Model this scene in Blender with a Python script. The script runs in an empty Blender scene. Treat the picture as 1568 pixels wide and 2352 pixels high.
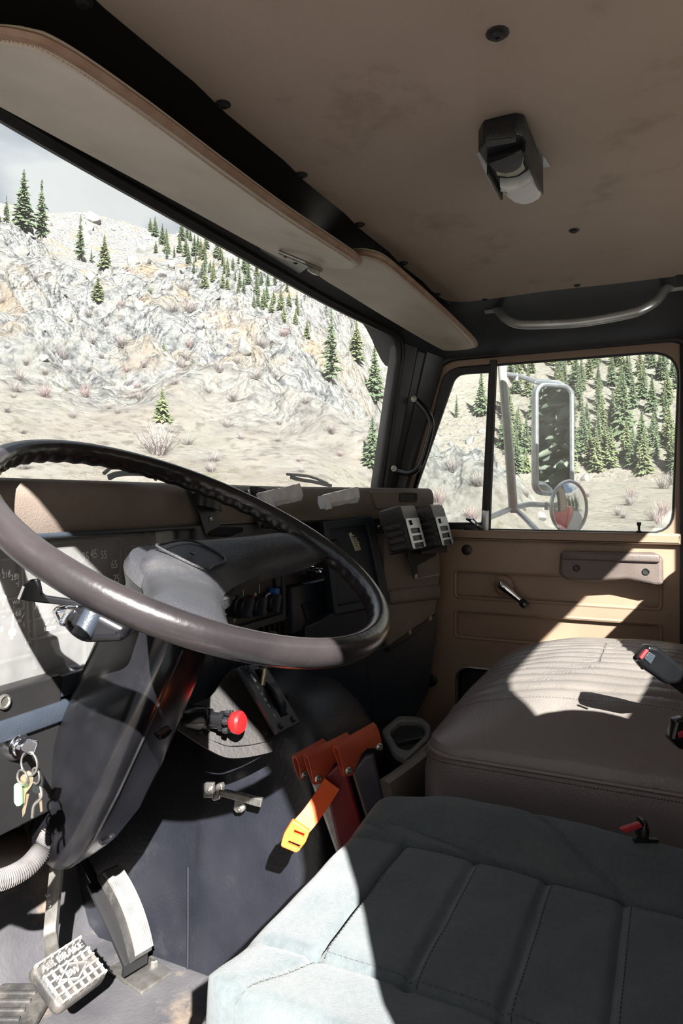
import bpy, bmesh, math, random
import numpy as np
from mathutils import Vector, Matrix
random.seed(7)
SC = bpy.context.scene
COL = SC.collection
R = math.radians
PI = math.pi

# ---------------------------------------------------------------- camera
FPX = 1600.0            # focal length in pixels of the 1568 x 2352 frame
YAW = R(25.4)           # view direction, turned from straight across the cab (+x) towards the windshield (+y)
HOR = 1146.0            # horizon row
cam_d = bpy.data.cameras.new('camera')
cam = bpy.data.objects.new('camera', cam_d); COL.objects.link(cam)
cam_d.lens = FPX / 2352 * 36; cam_d.sensor_width = 36; cam_d.sensor_fit = 'AUTO'
cam_d.shift_y = -(1176 - HOR) / 2352
cam_d.clip_start = .02; cam_d.clip_end = 3000
cam.rotation_euler = (R(90), 0, YAW - R(90))
SC.camera = cam

# ---------------------------------------------------------------- light
SUN_DIR = Vector((1.087, .885, -1.0)).normalized()
sun_d = bpy.data.lights.new('sun', 'SUN'); sun_d.energy = 18.5; sun_d.angle = R(.53); sun_d.color = (1, .97, .93)
sun = bpy.data.objects.new('sun', sun_d); COL.objects.link(sun)
sun.rotation_euler = SUN_DIR.to_track_quat('-Z', 'Y').to_euler(); sun.location = (-8, -7, 8)
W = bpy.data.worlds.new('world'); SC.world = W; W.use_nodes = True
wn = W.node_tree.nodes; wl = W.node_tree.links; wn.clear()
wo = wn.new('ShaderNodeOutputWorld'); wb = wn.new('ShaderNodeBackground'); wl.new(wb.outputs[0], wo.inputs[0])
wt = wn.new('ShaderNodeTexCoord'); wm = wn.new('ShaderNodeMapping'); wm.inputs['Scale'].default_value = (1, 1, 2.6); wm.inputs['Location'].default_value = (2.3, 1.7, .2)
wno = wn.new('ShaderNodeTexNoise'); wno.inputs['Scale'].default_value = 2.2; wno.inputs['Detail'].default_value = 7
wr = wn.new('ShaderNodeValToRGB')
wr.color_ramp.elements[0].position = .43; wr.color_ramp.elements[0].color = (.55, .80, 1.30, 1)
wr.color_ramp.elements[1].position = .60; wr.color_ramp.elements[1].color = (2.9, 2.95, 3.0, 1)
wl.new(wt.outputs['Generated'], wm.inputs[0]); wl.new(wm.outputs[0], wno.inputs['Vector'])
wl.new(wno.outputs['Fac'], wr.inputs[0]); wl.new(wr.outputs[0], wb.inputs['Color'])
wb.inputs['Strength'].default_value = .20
SC.view_settings.view_transform = 'Standard'; SC.view_settings.look = 'None'
SC.view_settings.gamma = 1.0; SC.view_settings.use_curve_mapping = False
SC.view_settings.exposure = .8
try:
    SC.cycles.max_bounces = 10; SC.cycles.diffuse_bounces = 6; SC.cycles.glossy_bounces = 4
    SC.cycles.transparent_max_bounces = 16; SC.cycles.caustics_reflective = False; SC.cycles.caustics_refractive = False
    SC.cycles.sample_clamp_indirect = 8.0
except Exception:
    pass

# ---------------------------------------------------------------- measuring
FV = Vector((math.cos(YAW), math.sin(YAW), 0)); RV = Vector((math.sin(YAW), -math.cos(YAW), 0))
def ray(u, v): return FV + RV * ((u - 784) / FPX) + Vector((0, 0, (HOR - v) / FPX))
def px(u, v, x=None, y=None, z=None, d=None):
    k = ray(u, v)
    if x is not None: return k * (x / k.x)
    if y is not None: return k * (y / k.y)
    if z is not None: return k * (z / k.z)
    return k * d
class Frame:
    def __init__(s, o, ex, ey):
        s.o = Vector(o); s.ex = Vector(ex).normalized(); e = Vector(ey); e = e - s.ex * e.dot(s.ex)
        s.ey = e.normalized(); s.ez = s.ex.cross(s.ey)
    def pt(s, a, b, w=0): return s.o + s.ex * a + s.ey * b + s.ez * w
    def px(s, u, v, w=0):
        k = ray(u, v); o = s.o + s.ez * w
        p = k * (o.dot(s.ez) / k.dot(s.ez)) - o
        return (p.dot(s.ex), p.dot(s.ey))
    def pxs(s, L, w=0): return [s.px(u, v, w) for u, v in L]
    def p3(s, u, v, w=0):
        a = s.px(u, v, w); return s.pt(a[0], a[1], w)
    def sub(s, a, b, w=0, rot=0):
        c, n = math.cos(rot), math.sin(rot)
        return Frame(s.pt(a, b, w), s.ex * c + s.ey * n, s.ey * c - s.ex * n)
def cr(P, n=8, closed=False):
    P = [Vector(p) for p in P]; out = []; N = len(P)
    for i in range(N if closed else N - 1):
        g = (lambda k: P[k % N]) if closed else (lambda k: P[min(max(k, 0), N - 1)])
        p0, p1, p2, p3 = g(i - 1), g(i), g(i + 1), g(i + 2)
        for k in range(n):
            t = k / n
            out.append(.5 * ((2 * p1) + (p2 - p0) * t + (2 * p0 - 5 * p1 + 4 * p2 - p3) * t * t + (3 * p1 - p0 - 3 * p2 + p3) * t ** 3))
    if not closed: out.append(P[-1])
    return out
def rrect(a0, b0, a1, b1, r, n=5):
    r = min(r, abs(a1 - a0) / 2 - 1e-5, abs(b1 - b0) / 2 - 1e-5); o = []
    for cx, cy, st in ((a1 - r, b1 - r, 0), (a0 + r, b1 - r, 90), (a0 + r, b0 + r, 180), (a1 - r, b0 + r, 270)):
        for k in range(n + 1):
            t = R(st + 90 * k / n); o.append((cx + r * math.cos(t), cy + r * math.sin(t)))
    return o
def rpoly(P, r, n=4):
    P = [Vector((p[0], p[1], 0)) for p in P]; N = len(P); o = []
    rr = r if isinstance(r, (list, tuple)) else [r] * N
    for i in range(N):
        a, b, c = P[i - 1], P[i], P[(i + 1) % N]
        k = min(rr[i], (a - b).length * .45, (c - b).length * .45)
        if k < 1e-5: o.append((b.x, b.y)); continue
        p, q = b + (a - b).normalized() * k, b + (c - b).normalized() * k
        for j in range(n + 1):
            t = j / n; w = p * (1 - t) ** 2 + b * 2 * t * (1 - t) + q * t * t; o.append((w.x, w.y))
    return o
def circ(cx, cy, r, n=20, r2=None): return [(cx + r * math.cos(2 * PI * k / n), cy + (r2 or r) * math.sin(2 * PI * k / n)) for k in range(n)]
def smooth(a, b, x):
    t = min(max((x - a) / (b - a), 0), 1); return t * t * (3 - 2 * t)

# ---------------------------------------------------------------- mesh building
class MB:
    def __init__(s): s.v = []; s.f = []
    def add(s, V, F):
        n = len(s.v); s.v += [tuple(p) for p in V]; s.f += [tuple(i + n for i in q) for q in F]; return s
    def box(s, fr, a0, a1, b0, b1, w0, w1, bev=0, seg=2):
        if bev <= 0:
            V = [fr.pt(a, b, w) for w in (w0, w1) for a, b in ((a0, b0), (a1, b0), (a1, b1), (a0, b1))]
            return s.add(V, [(3, 2, 1, 0), (4, 5, 6, 7), (0, 1, 5, 4), (1, 2, 6, 5), (2, 3, 7, 6), (3, 0, 4, 7)])
        bm = bmesh.new(); bmesh.ops.create_cube(bm, size=1)
        for q in bm.verts: q.co = Vector((q.co.x * (a1 - a0), q.co.y * (b1 - b0), q.co.z * (w1 - w0)))
        bev = min(bev, abs(a1 - a0) * .49, abs(b1 - b0) * .49, abs(w1 - w0) * .49)
        bmesh.ops.bevel(bm, geom=list(bm.edges), offset=bev, segments=seg, profile=.5, affect='EDGES')
        bm.verts.index_update(); c = ((a0 + a1) / 2, (b0 + b1) / 2, (w0 + w1) / 2)
        V = [fr.pt(q.co.x + c[0], q.co.y + c[1], q.co.z + c[2]) for q in bm.verts]
        F = [tuple(k.index for k in f.verts) for f in bm.faces]; bm.free(); return s.add(V, F)
    def loft(s, S, closed=True, caps=True, ring=False):
        n = len(S[0]); V = [p for q in S for p in q]; F = []
        m = len(S)
        for i in range(m if ring else m - 1):
            i2 = (i + 1) % m
            for j in range(n if closed else n - 1):
                k = (j + 1) % n; F.append((i * n + j, i * n + k, i2 * n + k, i2 * n + j))
        if caps and closed and not ring: F += [tuple(range(n - 1, -1, -1)), tuple((m - 1) * n + j for j in range(n))]
        return s.add(V, F)
    def tube(s, P, r, n=10, closed=False, flat=None, up=None):
        P = [Vector(p) for p in P]; m = len(P); S = []
        rr = r if isinstance(r, (list, tuple)) else [r] * m
        prev = None
        for i in range(m):
            a = P[i - 1] if (i or closed) else P[0]; b = P[(i + 1) % m] if (i < m - 1 or closed) else P[-1]
            t = (b - a).normalized()
            if prev is None:
                u0 = Vector(up) if up else (Vector((0, 0, 1)) if abs(t.z) < .9 else Vector((1, 0, 0)))
            else: u0 = prev
            e = (u0 - t * u0.dot(t)).normalized(); prev = e; g = t.cross(e); fl = flat or 1
            S.append([P[i] + (e * math.cos(2 * PI * k / n) * fl + g * math.sin(2 * PI * k / n)) * rr[i] for k in range(n)])
        return s.loft(S, True, not closed, closed)
    def strip(s, P, wdir, width, thick):
        """flat strap along P: width along wdir, thickness across"""
        P = [Vector(p) for p in P]; S = []; wd0 = Vector(wdir)
        for i in range(len(P)):
            t = (P[min(i + 1, len(P) - 1)] - P[max(i - 1, 0)]).normalized(); w = (wd0 - t * wd0.dot(t)).normalized(); g = t.cross(w)
            S.append([P[i] + w * (x * width / 2) + g * (y * thick / 2) for x, y in ((-1, -1), (1, -1), (1, 1), (-1, 1))])
        return s.loft(S)
    def lathe(s, o, axis, prof, n=20):
        o = Vector(o); a = Vector(axis).normalized(); e = a.orthogonal().normalized(); g = a.cross(e)
        S = [[o + a * h + (e * math.cos(2 * PI * k / n) + g * math.sin(2 * PI * k / n)) * max(r, 1e-5) for k in range(n)] for r, h in prof]
        return s.loft(S)
    def plate(s, fr, outline, w0, w1, holes=(), bev=0, res=1):
        cu = bpy.data.curves.new('c', 'CURVE'); cu.dimensions = '2D'; cu.fill_mode = 'BOTH'
        cu.extrude = max((w1 - w0) / 2 - bev, 0); cu.bevel_depth = bev; cu.bevel_resolution = res; cu.offset = -bev
        for L in [outline] + list(holes):
            sp = cu.splines.new('POLY'); sp.points.add(len(L) - 1); sp.use_cyclic_u = True
            for q, p in zip(sp.points, L): q.co = (p[0], p[1], 0, 1)
        o = bpy.data.objects.new('c', cu); me = bpy.data.meshes.new_from_object(o)
        wm_ = (w0 + w1) / 2
        s.add([fr.pt(q.co.x, q.co.y, q.co.z + wm_) for q in me.vertices], [tuple(p.vertices) for p in me.polygons])
        bpy.data.objects.remove(o); bpy.data.curves.remove(cu); bpy.data.meshes.remove(me); return s
    def text(s, fr, txt, size, w=.0004, thick=.0003, align='CENTER', sx=1.0):
        cu = bpy.data.curves.new('t', 'FONT'); cu.body = txt; cu.size = size; cu.extrude = thick; cu.align_x = align; cu.align_y = 'CENTER'; cu.resolution_u = 2
        o = bpy.data.objects.new('t', cu); me = bpy.data.meshes.new_from_object(o)
        s.add([fr.pt(q.co.x * sx, q.co.y, q.co.z + w) for q in me.vertices], [tuple(p.vertices) for p in me.polygons])
        bpy.data.objects.remove(o); bpy.data.curves.remove(cu); bpy.data.meshes.remove(me); return s
    def grid(s, fn, nu, nv):
        V = [fn(i / nu, j / nv) for i in range(nu + 1) for j in range(nv + 1)]
        return s.add(V, [(i * (nv + 1) + j, (i + 1) * (nv + 1) + j, (i + 1) * (nv + 1) + j + 1, i * (nv + 1) + j + 1) for i in range(nu) for j in range(nv)])
    def bolt(s, o, n, r=.005, h=.003):
        return s.lathe(o, n, [(r * 1.5, -.001), (r * 1.5, h * .25), (r, h * .3), (r, h * .8), (r * .8, h), (r * .35, h), (r * .35, h * .6), (0, h * .6)], 12)

ORG = {}
def finish(name, mb, mat, org, sharp=38):
    me = bpy.data.meshes.new(name)
    me.from_pydata([(p[0] - org[0], p[1] - org[1], p[2] - org[2]) for p in mb.v], [], mb.f)
    me.validate(); bm = bmesh.new(); bm.from_mesh(me); bmesh.ops.recalc_face_normals(bm, faces=bm.faces); bm.to_mesh(me); bm.free()
    me.shade_smooth(); me.set_sharp_from_angle(angle=R(sharp)); me.materials.append(M[mat] if isinstance(mat, str) else mat)
    return me
def thing(name, label, cat, loc, group=None):
    o = bpy.data.objects.new(name, None); COL.objects.link(o); o.location = loc; o.empty_display_size = .03
    o['label'] = label; o['category'] = cat
    if group: o['group'] = group
    ORG[o] = Vector(loc); return o
def part(name, mb, mat, parent, label=None, sharp=38, kind=None):
    o = bpy.data.objects.new(name, finish(name, mb, mat, ORG[parent], sharp)); COL.objects.link(o); o.parent = parent; ORG[o] = ORG[parent]
    if label: o['label'] = label
    if kind: o['kind'] = kind
    return o
def solo(name, mb, mat, label, cat, group=None, kind=None, sharp=38):
    xs, ys, zs = zip(*mb.v); org = Vector(((min(xs) + max(xs)) / 2, (min(ys) + max(ys)) / 2, min(zs)))
    o = bpy.data.objects.new(name, finish(name, mb, mat, org, sharp)); COL.objects.link(o); o.location = org; ORG[o] = org
    o['label'] = label; o['category'] = cat
    if group: o['group'] = group
    if kind: o['kind'] = kind
    return o
def struct(name, mb, mat, label=None, sharp=38):
    o = bpy.data.objects.new(name, finish(name, mb, mat, (0, 0, 0), sharp)); COL.objects.link(o); ORG[o] = Vector((0, 0, 0)); o['kind'] = 'structure'
    if label: o['label'] = label
    return o
def share(src, parent, loc, rot=None, name=None):
    o = bpy.data.objects.new(name or src.name.split('.')[0], src.data); COL.objects.link(o); o.parent = parent
    o.location = Vector(loc) - (ORG[parent] if parent else Vector()); ORG[o] = Vector(loc)
    if rot is not None: o.rotation_euler = rot
    return o

# ---------------------------------------------------------------- materials
M = {}
def mat(name, col, rough=.5, metal=0, col2=None, scale=20, detail=4, lo=.35, hi=.65, bump=0, bscale=200, spec=.5, coat=0, stretch=None, dirt=None, dscale=6, dlo=.5, dhi=.7, rvar=0, wave=None, sheen=0):
    m = bpy.data.materials.new(name); m.use_nodes = True; n = m.node_tree.nodes; l = m.node_tree.links
    b = n['Principled BSDF']; b.inputs['Roughness'].default_value = rough; b.inputs['Metallic'].default_value = metal
    b.inputs['Specular IOR Level'].default_value = spec; b.inputs['Coat Weight'].default_value = coat; b.inputs['Coat Roughness'].default_value = .15
    if sheen: b.inputs['Sheen Weight'].default_value = sheen; b.inputs['Sheen Roughness'].default_value = .5
    c4 = lambda c: (c[0], c[1], c[2], 1)
    b.inputs['Base Color'].default_value = c4(col)
    tc = n.new('ShaderNodeTexCoord'); mp = n.new('ShaderNodeMapping'); l.new(tc.outputs['Object'], mp.inputs[0])
    if stretch: mp.inputs['Scale'].default_value = stretch
    cur = None
    if col2 is not None:
        t = n.new('ShaderNodeTexNoise'); t.inputs['Scale'].default_value = scale; t.inputs['Detail'].default_value = detail; l.new(mp.outputs[0], t.inputs['Vector'])
        r = n.new('ShaderNodeValToRGB'); r.color_ramp.elements[0].position = lo; r.color_ramp.elements[1].position = hi
        r.color_ramp.elements[0].color = c4(col); r.color_ramp.elements[1].color = c4(col2); l.new(t.outputs['Fac'], r.inputs[0]); cur = r.outputs[0]
        if rvar:
            mr = n.new('ShaderNodeMapRange'); mr.inputs['To Min'].default_value = rough - rvar; mr.inputs['To Max'].default_value = rough + rvar
            l.new(t.outputs['Fac'], mr.inputs['Value']); l.new(mr.outputs[0], b.inputs['Roughness'])
    if dirt is not None:
        t = n.new('ShaderNodeTexNoise'); t.inputs['Scale'].default_value = dscale; t.inputs['Detail'].default_value = 8; t.inputs['Roughness'].default_value = .65; l.new(tc.outputs['Object'], t.inputs['Vector'])
        r = n.new('ShaderNodeValToRGB'); r.color_ramp.elements[0].position = dlo; r.color_ramp.elements[1].position = dhi; l.new(t.outputs['Fac'], r.inputs[0])
        mx = n.new('ShaderNodeMix'); mx.data_type = 'RGBA'; l.new(r.outputs[0], mx.inputs['Factor'])
        if cur: l.new(cur, mx.inputs[6])
        else: mx.inputs[6].default_value = c4(col)
        mx.inputs[7].default_value = c4(dirt); cur = mx.outputs[2]
    if cur: l.new(cur, b.inputs['Base Color'])
    if bump:
        t = n.new('ShaderNodeTexNoise'); t.inputs['Scale'].default_value = bscale; t.inputs['Detail'].default_value = 3; l.new(mp.outputs[0], t.inputs['Vector'])
        bp = n.new('ShaderNodeBump'); bp.inputs['Strength'].default_value = bump; bp.inputs['Distance'].default_value = .002; l.new(t.outputs['Fac'], bp.inputs['Height']); l.new(bp.outputs[0], b.inputs['Normal'])
    M[name] = m; return m
mat('headliner', (.46, .375, .30), .55, col2=(.40, .32, .25), scale=3.5, detail=6, bump=.25, bscale=260, dirt=(.25, .18, .13), dscale=7, dlo=.58, dhi=.80)
mat('visor_vinyl', (.66, .59, .49), .55, col2=(.58, .51, .41), scale=9, bump=.3, bscale=240, dirt=(.42, .31, .22), dscale=10, dlo=.6, dhi=.85)
mat('visor_edge', (.30, .17, .11), .5, col2=(.38, .25, .17), scale=40)
mat('thread', (.55, .42, .30), .8, col2=(.45, .33, .23), scale=300)
mat('thread_dark', (.05, .06, .06), .8, col2=(.03, .03, .03), scale=300)
mat('black_paint', (.010, .010, .011), .42, col2=(.016, .015, .015), scale=8, bump=.1, bscale=120)
mat('grey_paint', (.030, .032, .036), .38, col2=(.045, .047, .052), scale=10, bump=.15, bscale=90, dirt=(.07, .065, .06), dlo=.6, dhi=.9)
mat('rubber', (.010, .010, .011), .5, col2=(.02, .02, .02), scale=30)
mat('screw_black', (.018, .016, .016), .45, col2=(.03, .03, .03), scale=200)
mat('silver_paint', (.62, .64, .63), .30, metal=.45, col2=(.52, .54, .53), scale=25, rvar=.08)
mat('tan_paint', (.335, .235, .170), .42, col2=(.30, .205, .148), scale=6, detail=6, bump=.05, bscale=150, dirt=(.19, .125, .088), dscale=9, dlo=.62, dhi=.82)
mat('tan_plastic', (.185, .150, .125), .55, col2=(.16, .128, .106), scale=12, bump=.35, bscale=420, dirt=(.10, .08, .066), dscale=8, dlo=.6, dhi=.85)
mat('armrest_vinyl', (.15, .115, .105), .45, col2=(.12, .09, .085), scale=20, bump=.3, bscale=320)
mat('chrome', (.82, .83, .86), .10, metal=1, col2=(.70, .71, .74), scale=30)
mat('steel', (.42, .41, .39), .38, metal=.9, col2=(.30, .28, .25), scale=60, dirt=(.20, .14, .09), dlo=.62, dhi=.8, dscale=40)
mat('alu', (.55, .57, .60), .30, metal=.85, col2=(.42, .44, .47), scale=50)
mat('black_plastic', (.009, .010, .011), .38, col2=(.014, .014, .016), scale=40, bump=.25, bscale=500)
mat('black_gloss', (.006, .006, .007), .20, col2=(.010, .010, .012), scale=14, bump=.05, bscale=60, dirt=(.028, .026, .025), dscale=14, dlo=.62, dhi=.9)
mat('dash_dark', (.021, .027, .037), .42, col2=(.028, .034, .045), scale=15, bump=.25, bscale=400)
mat('wheel_rim', (.014, .012, .013), .25, col2=(.030, .025, .026), scale=9, detail=8, bump=.15, bscale=140, dirt=(.07, .06, .055), dscale=60, dlo=.68, dhi=.82, rvar=.05)
mat('wheel_pad', (.026, .027, .031), .40, col2=(.038, .038, .042), scale=9, bump=.5, bscale=420, dirt=(.08, .076, .072), dscale=9, dlo=.55, dhi=.85)
mat('leather_black', (.016, .013, .013), .42, col2=(.03, .024, .023), scale=30, bump=.5, bscale=200)
mat('gauge_face', (.012, .012, .014), .5, col2=(.018, .018, .02), scale=30)
mat('gauge_white', (.75, .75, .72), .6, col2=(.65, .65, .62), scale=80)
mat('gauge_frame', (.05, .05, .055), .4, col2=(.07, .07, .075), scale=40)
mat('needle', (.75, .55, .30), .5, col2=(.7, .5, .28), scale=60)
mat('red_plastic', (.65, .012, .012), .3, col2=(.55, .01, .012), scale=40)
mat('blue_plastic', (.03, .16, .55), .4, col2=(.03, .13, .45), scale=40)
mat('red_strip', (.45, .03, .04), .5, col2=(.38, .03, .04), scale=60)
mat('pale_sticker', (.68, .66, .50), .7, col2=(.60, .57, .42), scale=60)
mat('ink', (.05, .05, .05), .8, col2=(.08, .08, .08), scale=90)
mat('tape', (.80, .82, .85), .25, col2=(.60, .62, .66), scale=35, detail=6, bump=.9, bscale=45, dirt=(.70, .64, .48), dscale=30, dlo=.58, dhi=.72)
mat('doghouse', (.008, .009, .013), .40, col2=(.014, .015, .020), scale=7, detail=6, bump=.3, bscale=160, dirt=(.040, .040, .044), dscale=7, dlo=.55, dhi=.82, rvar=.1)
mat('floor_rubber', (.040, .039, .044), .6, col2=(.068, .066, .070), scale=9, detail=8, bump=.4, bscale=140, dirt=(.22, .17, .125), dscale=6.5, dlo=.51, dhi=.68)
mat('console_brown', (.009, .0075, .007), .5, col2=(.015, .012, .011), scale=15, bump=.2, bscale=200, dirt=(.030, .020, .016), dlo=.6, dhi=.85)
mat('gate_blue', (.013, .017, .025), .40, col2=(.020, .025, .034), scale=30, bump=.1, bscale=300)
mat('orange_leather', (.42, .085, .038), .42, col2=(.34, .055, .028), scale=25, bump=.25, bscale=200, dirt=(.16, .03, .02), dlo=.6, dhi=.85, dscale=20)
mat('orange_plastic', (.78, .14, .03), .38, col2=(.68, .11, .025), scale=30)
mat('dark_red_paint', (.18, .010, .014), .42, col2=(.12, .008, .01), scale=18, dirt=(.40, .30, .28), dlo=.68, dhi=.78, dscale=40)
mat('navy_steel', (.022, .024, .034), .45, col2=(.04, .04, .05), scale=25, dirt=(.12, .07, .05), dlo=.64, dhi=.8, dscale=26)
mat('grey_plastic', (.22, .22, .21), .5, col2=(.17, .17, .165), scale=30)
mat('seat_vinyl', (.225, .195, .185), .34, col2=(.19, .162, .153), scale=6, detail=6, bump=.35, bscale=240, dirt=(.13, .105, .095), dscale=7, dlo=.55, dhi=.85)
mat('seat_fabric', (.080, .097, .102), .9, col2=(.064, .079, .084), scale=160, detail=3, bump=.5, bscale=900, dirt=(.112, .130, .130), dscale=9, dlo=.45, dhi=.8, sheen=.2)
mat('pedal_rubber', (.022, .021, .021), .6, col2=(.04, .038, .036), scale=30, bump=.3, bscale=200, dirt=(.09, .08, .07), dscale=22, dlo=.50, dhi=.70)
mat('pedal_worn', (.17, .165, .16), .5, col2=(.10, .095, .09), scale=40, lo=.45, hi=.75)
mat('conduit', (.16, .15, .148), .42, col2=(.10, .095, .093), scale=40)
mat('brown_pipe', (.045, .032, .027), .5, col2=(.08, .06, .05), scale=20, dirt=(.14, .115, .10), dlo=.6, dhi=.8)
mat('green_tag', (.22, .62, .22), .45, col2=(.28, .70, .28), scale=30)
mat('brass', (.62, .52, .36), .35, metal=.9, col2=(.5, .42, .3), scale=60)
mat('dark_bin', (.012, .014, .018), .5, col2=(.02, .022, .026), scale=20)
mat('lamp_lens', (.82, .84, .80), .30, col2=(.74, .76, .72), scale=20)
mat('lamp_reflector', (.55, .55, .45), .25, metal=.9, col2=(.35, .35, .25), scale=220)
mat('red_truck', (.45, .02, .02), .3, col2=(.40, .018, .018), scale=6, coat=.5)
mat('sun_trunk', (.10, .075, .055), .9, col2=(.06, .045, .035), scale=20)
mat('needles_dark', (.050, .075, .038), .85, col2=(.085, .110, .055), scale=1.5, detail=5)
mat('needles_olive', (.080, .100, .045), .85, col2=(.12, .135, .06), scale=1.5, detail=5)
mat('twigs', (.24, .215, .205), .9, col2=(.18, .155, .155), scale=4)
mat('twigs_red', (.26, .19, .19), .9, col2=(.22, .155, .155), scale=4)
mat('boulder', (.18, .18, .177), .9, col2=(.12, .12, .123), scale=2.2, detail=9, bump=1, bscale=7, dirt=(.25, .21, .155), dscale=.7, dlo=.55, dhi=.75)
def glass(name, tint, dust, dustcol=(.8, .8, .78), ior=1.45, dscale=4):
    m = bpy.data.materials.new(name); m.use_nodes = True; n = m.node_tree.nodes; l = m.node_tree.links; n.clear()
    o = n.new('ShaderNodeOutputMaterial'); t = n.new('ShaderNodeBsdfTransparent'); t.inputs[0].default_value = (*tint, 1)
    g = n.new('ShaderNodeBsdfGlossy'); g.inputs['Roughness'].default_value = .02; lw = n.new('ShaderNodeLayerWeight'); pw = n.new('ShaderNodeMath'); pw.operation = 'POWER'; l.new(lw.outputs['Facing'], pw.inputs[0]); pw.inputs[1].default_value = 5; fr = n.new('ShaderNodeMath'); fr.operation = 'MULTIPLY_ADD'; l.new(pw.outputs[0], fr.inputs[0]); fr.inputs[1].default_value = .6; fr.inputs[2].default_value = .03
    m1 = n.new('ShaderNodeMixShader'); l.new(fr.outputs[0], m1.inputs[0]); l.new(t.outputs[0], m1.inputs[1]); l.new(g.outputs[0], m1.inputs[2])
    d = n.new('ShaderNodeBsdfTranslucent'); d.inputs[0].default_value = (*dustcol, 1); d2 = n.new('ShaderNodeBsdfDiffuse'); d2.inputs[0].default_value = (*dustcol, 1)
    md = n.new('ShaderNodeMixShader'); md.inputs[0].default_value = .5; l.new(d.outputs[0], md.inputs[1]); l.new(d2.outputs[0], md.inputs[2])
    tc = n.new('ShaderNodeTexCoord'); no = n.new('ShaderNodeTexNoise'); no.inputs['Scale'].default_value = dscale; no.inputs['Detail'].default_value = 8; l.new(tc.outputs['Object'], no.inputs['Vector'])
    mr = n.new('ShaderNodeMapRange'); mr.inputs['From Min'].default_value = .3; mr.inputs['From Max'].default_value = .75; mr.inputs['To Min'].default_value = dust * .6; mr.inputs['To Max'].default_value = dust * 1.5; l.new(no.outputs['Fac'], mr.inputs['Value'])
    m2 = n.new('ShaderNodeMixShader'); l.new(mr.outputs[0], m2.inputs[0]); l.new(m1.outputs[0], m2.inputs[1]); l.new(md.outputs[0], m2.inputs[2])
    l.new(m2.outputs[0], o.inputs['Surface']); M[name] = m
glass('windshield_glass', (.93, .96, .94), .17)
glass('side_glass', (.93, .96, .94), .14)
glass('cluster_lens', (.95, .95, .95), .20, dscale=14)
def mirror_mat():
    m = mat('mirror', (.86, .88, .88), .015, metal=1)
mirror_mat()

# ================================================================ the setting
X = Frame((0, 0, 0), (1, 0, 0), (0, 1, 0))          # plan view frame: a = x, b = y, w = z
FLOOR = -.86
# ---- ceiling
mb = MB()
def ceil_out():
    L = [(.24, -.37), (1.625, -.37), (1.632, .1), (1.622, .25), (1.63, .40)]
    L += [(1.63 - .06 * (1 - math.cos(t)), .49 - .06 * (1 - math.sin(t))) for t in [R(a) for a in (10, 30, 50, 70, 90)]]
    L += [(1.57 - k * .0665, .49 + .0025 * math.sin(k * 2.1)) for k in range(1, 20)] + [(.24, .49)]
    return L
mb.plate(X, ceil_out(), .4695, .478, bev=.002)
ceiling = struct('ceiling', mb, 'headliner', 'tan vinyl headliner panel with stains and scuffs')
mb = MB(); mb.bolt((0, 0, 0), (0, 0, -1), .0062, .004); scr0 = None
for k, (u, v, s) in enumerate([(190, 4, 1), (498, 243, 1), (692, 401, 1), (826, 515, 1), (926, 604, 1), (1003, 676, 1), (1142, 76, 1.25), (1318, 529, 1), (1113, 688, .8), (1325, 655, .8), (1560, 634, 1)]):
    p = px(u, v, z=.4692)
    if u == 498: p.y = .482
    if scr0 is None:
        scr0 = bpy.data.objects.new('screw', finish('screw', mb, 'screw_black', (0, 0, 0))); COL.objects.link(scr0); scr0.parent = ceiling; scr0.location = p; ORG[scr0] = p
        scr0.scale = (s, s, s)
    else:
        o = share(scr0, ceiling, p); o.scale = (s, s, s)
mb = MB()   # roof skin over the whole cab
mb.box(X, .16, 1.94, -.42, .78, .52, .54, .008)
struct('trim_1', mb, 'red_truck', 'red painted outer roof skin')
# ---- windshield geometry
def q_(x): return max(0, (abs(x - 1.02) - .28) / .5)
def wsp(x, t, off=0):
    q = q_(x); yb, yt = .90 - .155 * q * q, .72 - .05 * q * q; zb, zt = -.03, .456 - .012 * q * q
    return Vector((x, yb + (yt - yb) * t + off, zb + (zt - zb) * t))
mb = MB(); S = []
for k in range(33):
    x = .17 + 1.69 * k / 32; p = wsp(x, 1)
    S.append([Vector((x, a, b)) for a, b in ((.475, .492), (.492, .476), (.58, .474), (p.y - .05, p.z + .020), (p.y - .028, p.z + .006), (p.y - .004, p.z - .002), (p.y + .012, p.z + .004), (p.y + .03, .53), (.475, .53))])
mb.loft(S); header = struct('trim_2', mb, 'black_paint', 'black painted steel header above the windshield')
mb = MB(); dom = rrect(.23, .0, 1.80, 1.0, .0)
dom = [(x, t) for x, t in [(.26, 0), *[(.26 + (1.80 - .26) * k / 40, 0) for k in range(1, 40)], (1.80, 0), (1.80, .3), (1.80, .6), (1.80, .86), (1.794, .93), (1.775, .98), (1.745, 1.0), *[(1.745 - (1.745 - .26) * k / 40, 1.0) for k in range(1, 40)], (.26, 1), (.24, .5)]]
loop = [wsp(x, t) for x, t in dom]
mb.tube(loop, .0105, 8, closed=True)
mb.tube([p + Vector((0, -.012, -.002)) for p in loop], .005, 6, closed=True)
win1 = struct('window_1', mb, 'rubber', 'windshield in a black rubber seal')
mb = MB(); mb.grid(lambda a, b: wsp(.26 + 1.54 * a, b, .004), 40, 12); part('pane', mb, 'windshield_glass', win1, 'dusty windshield glass')
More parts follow.
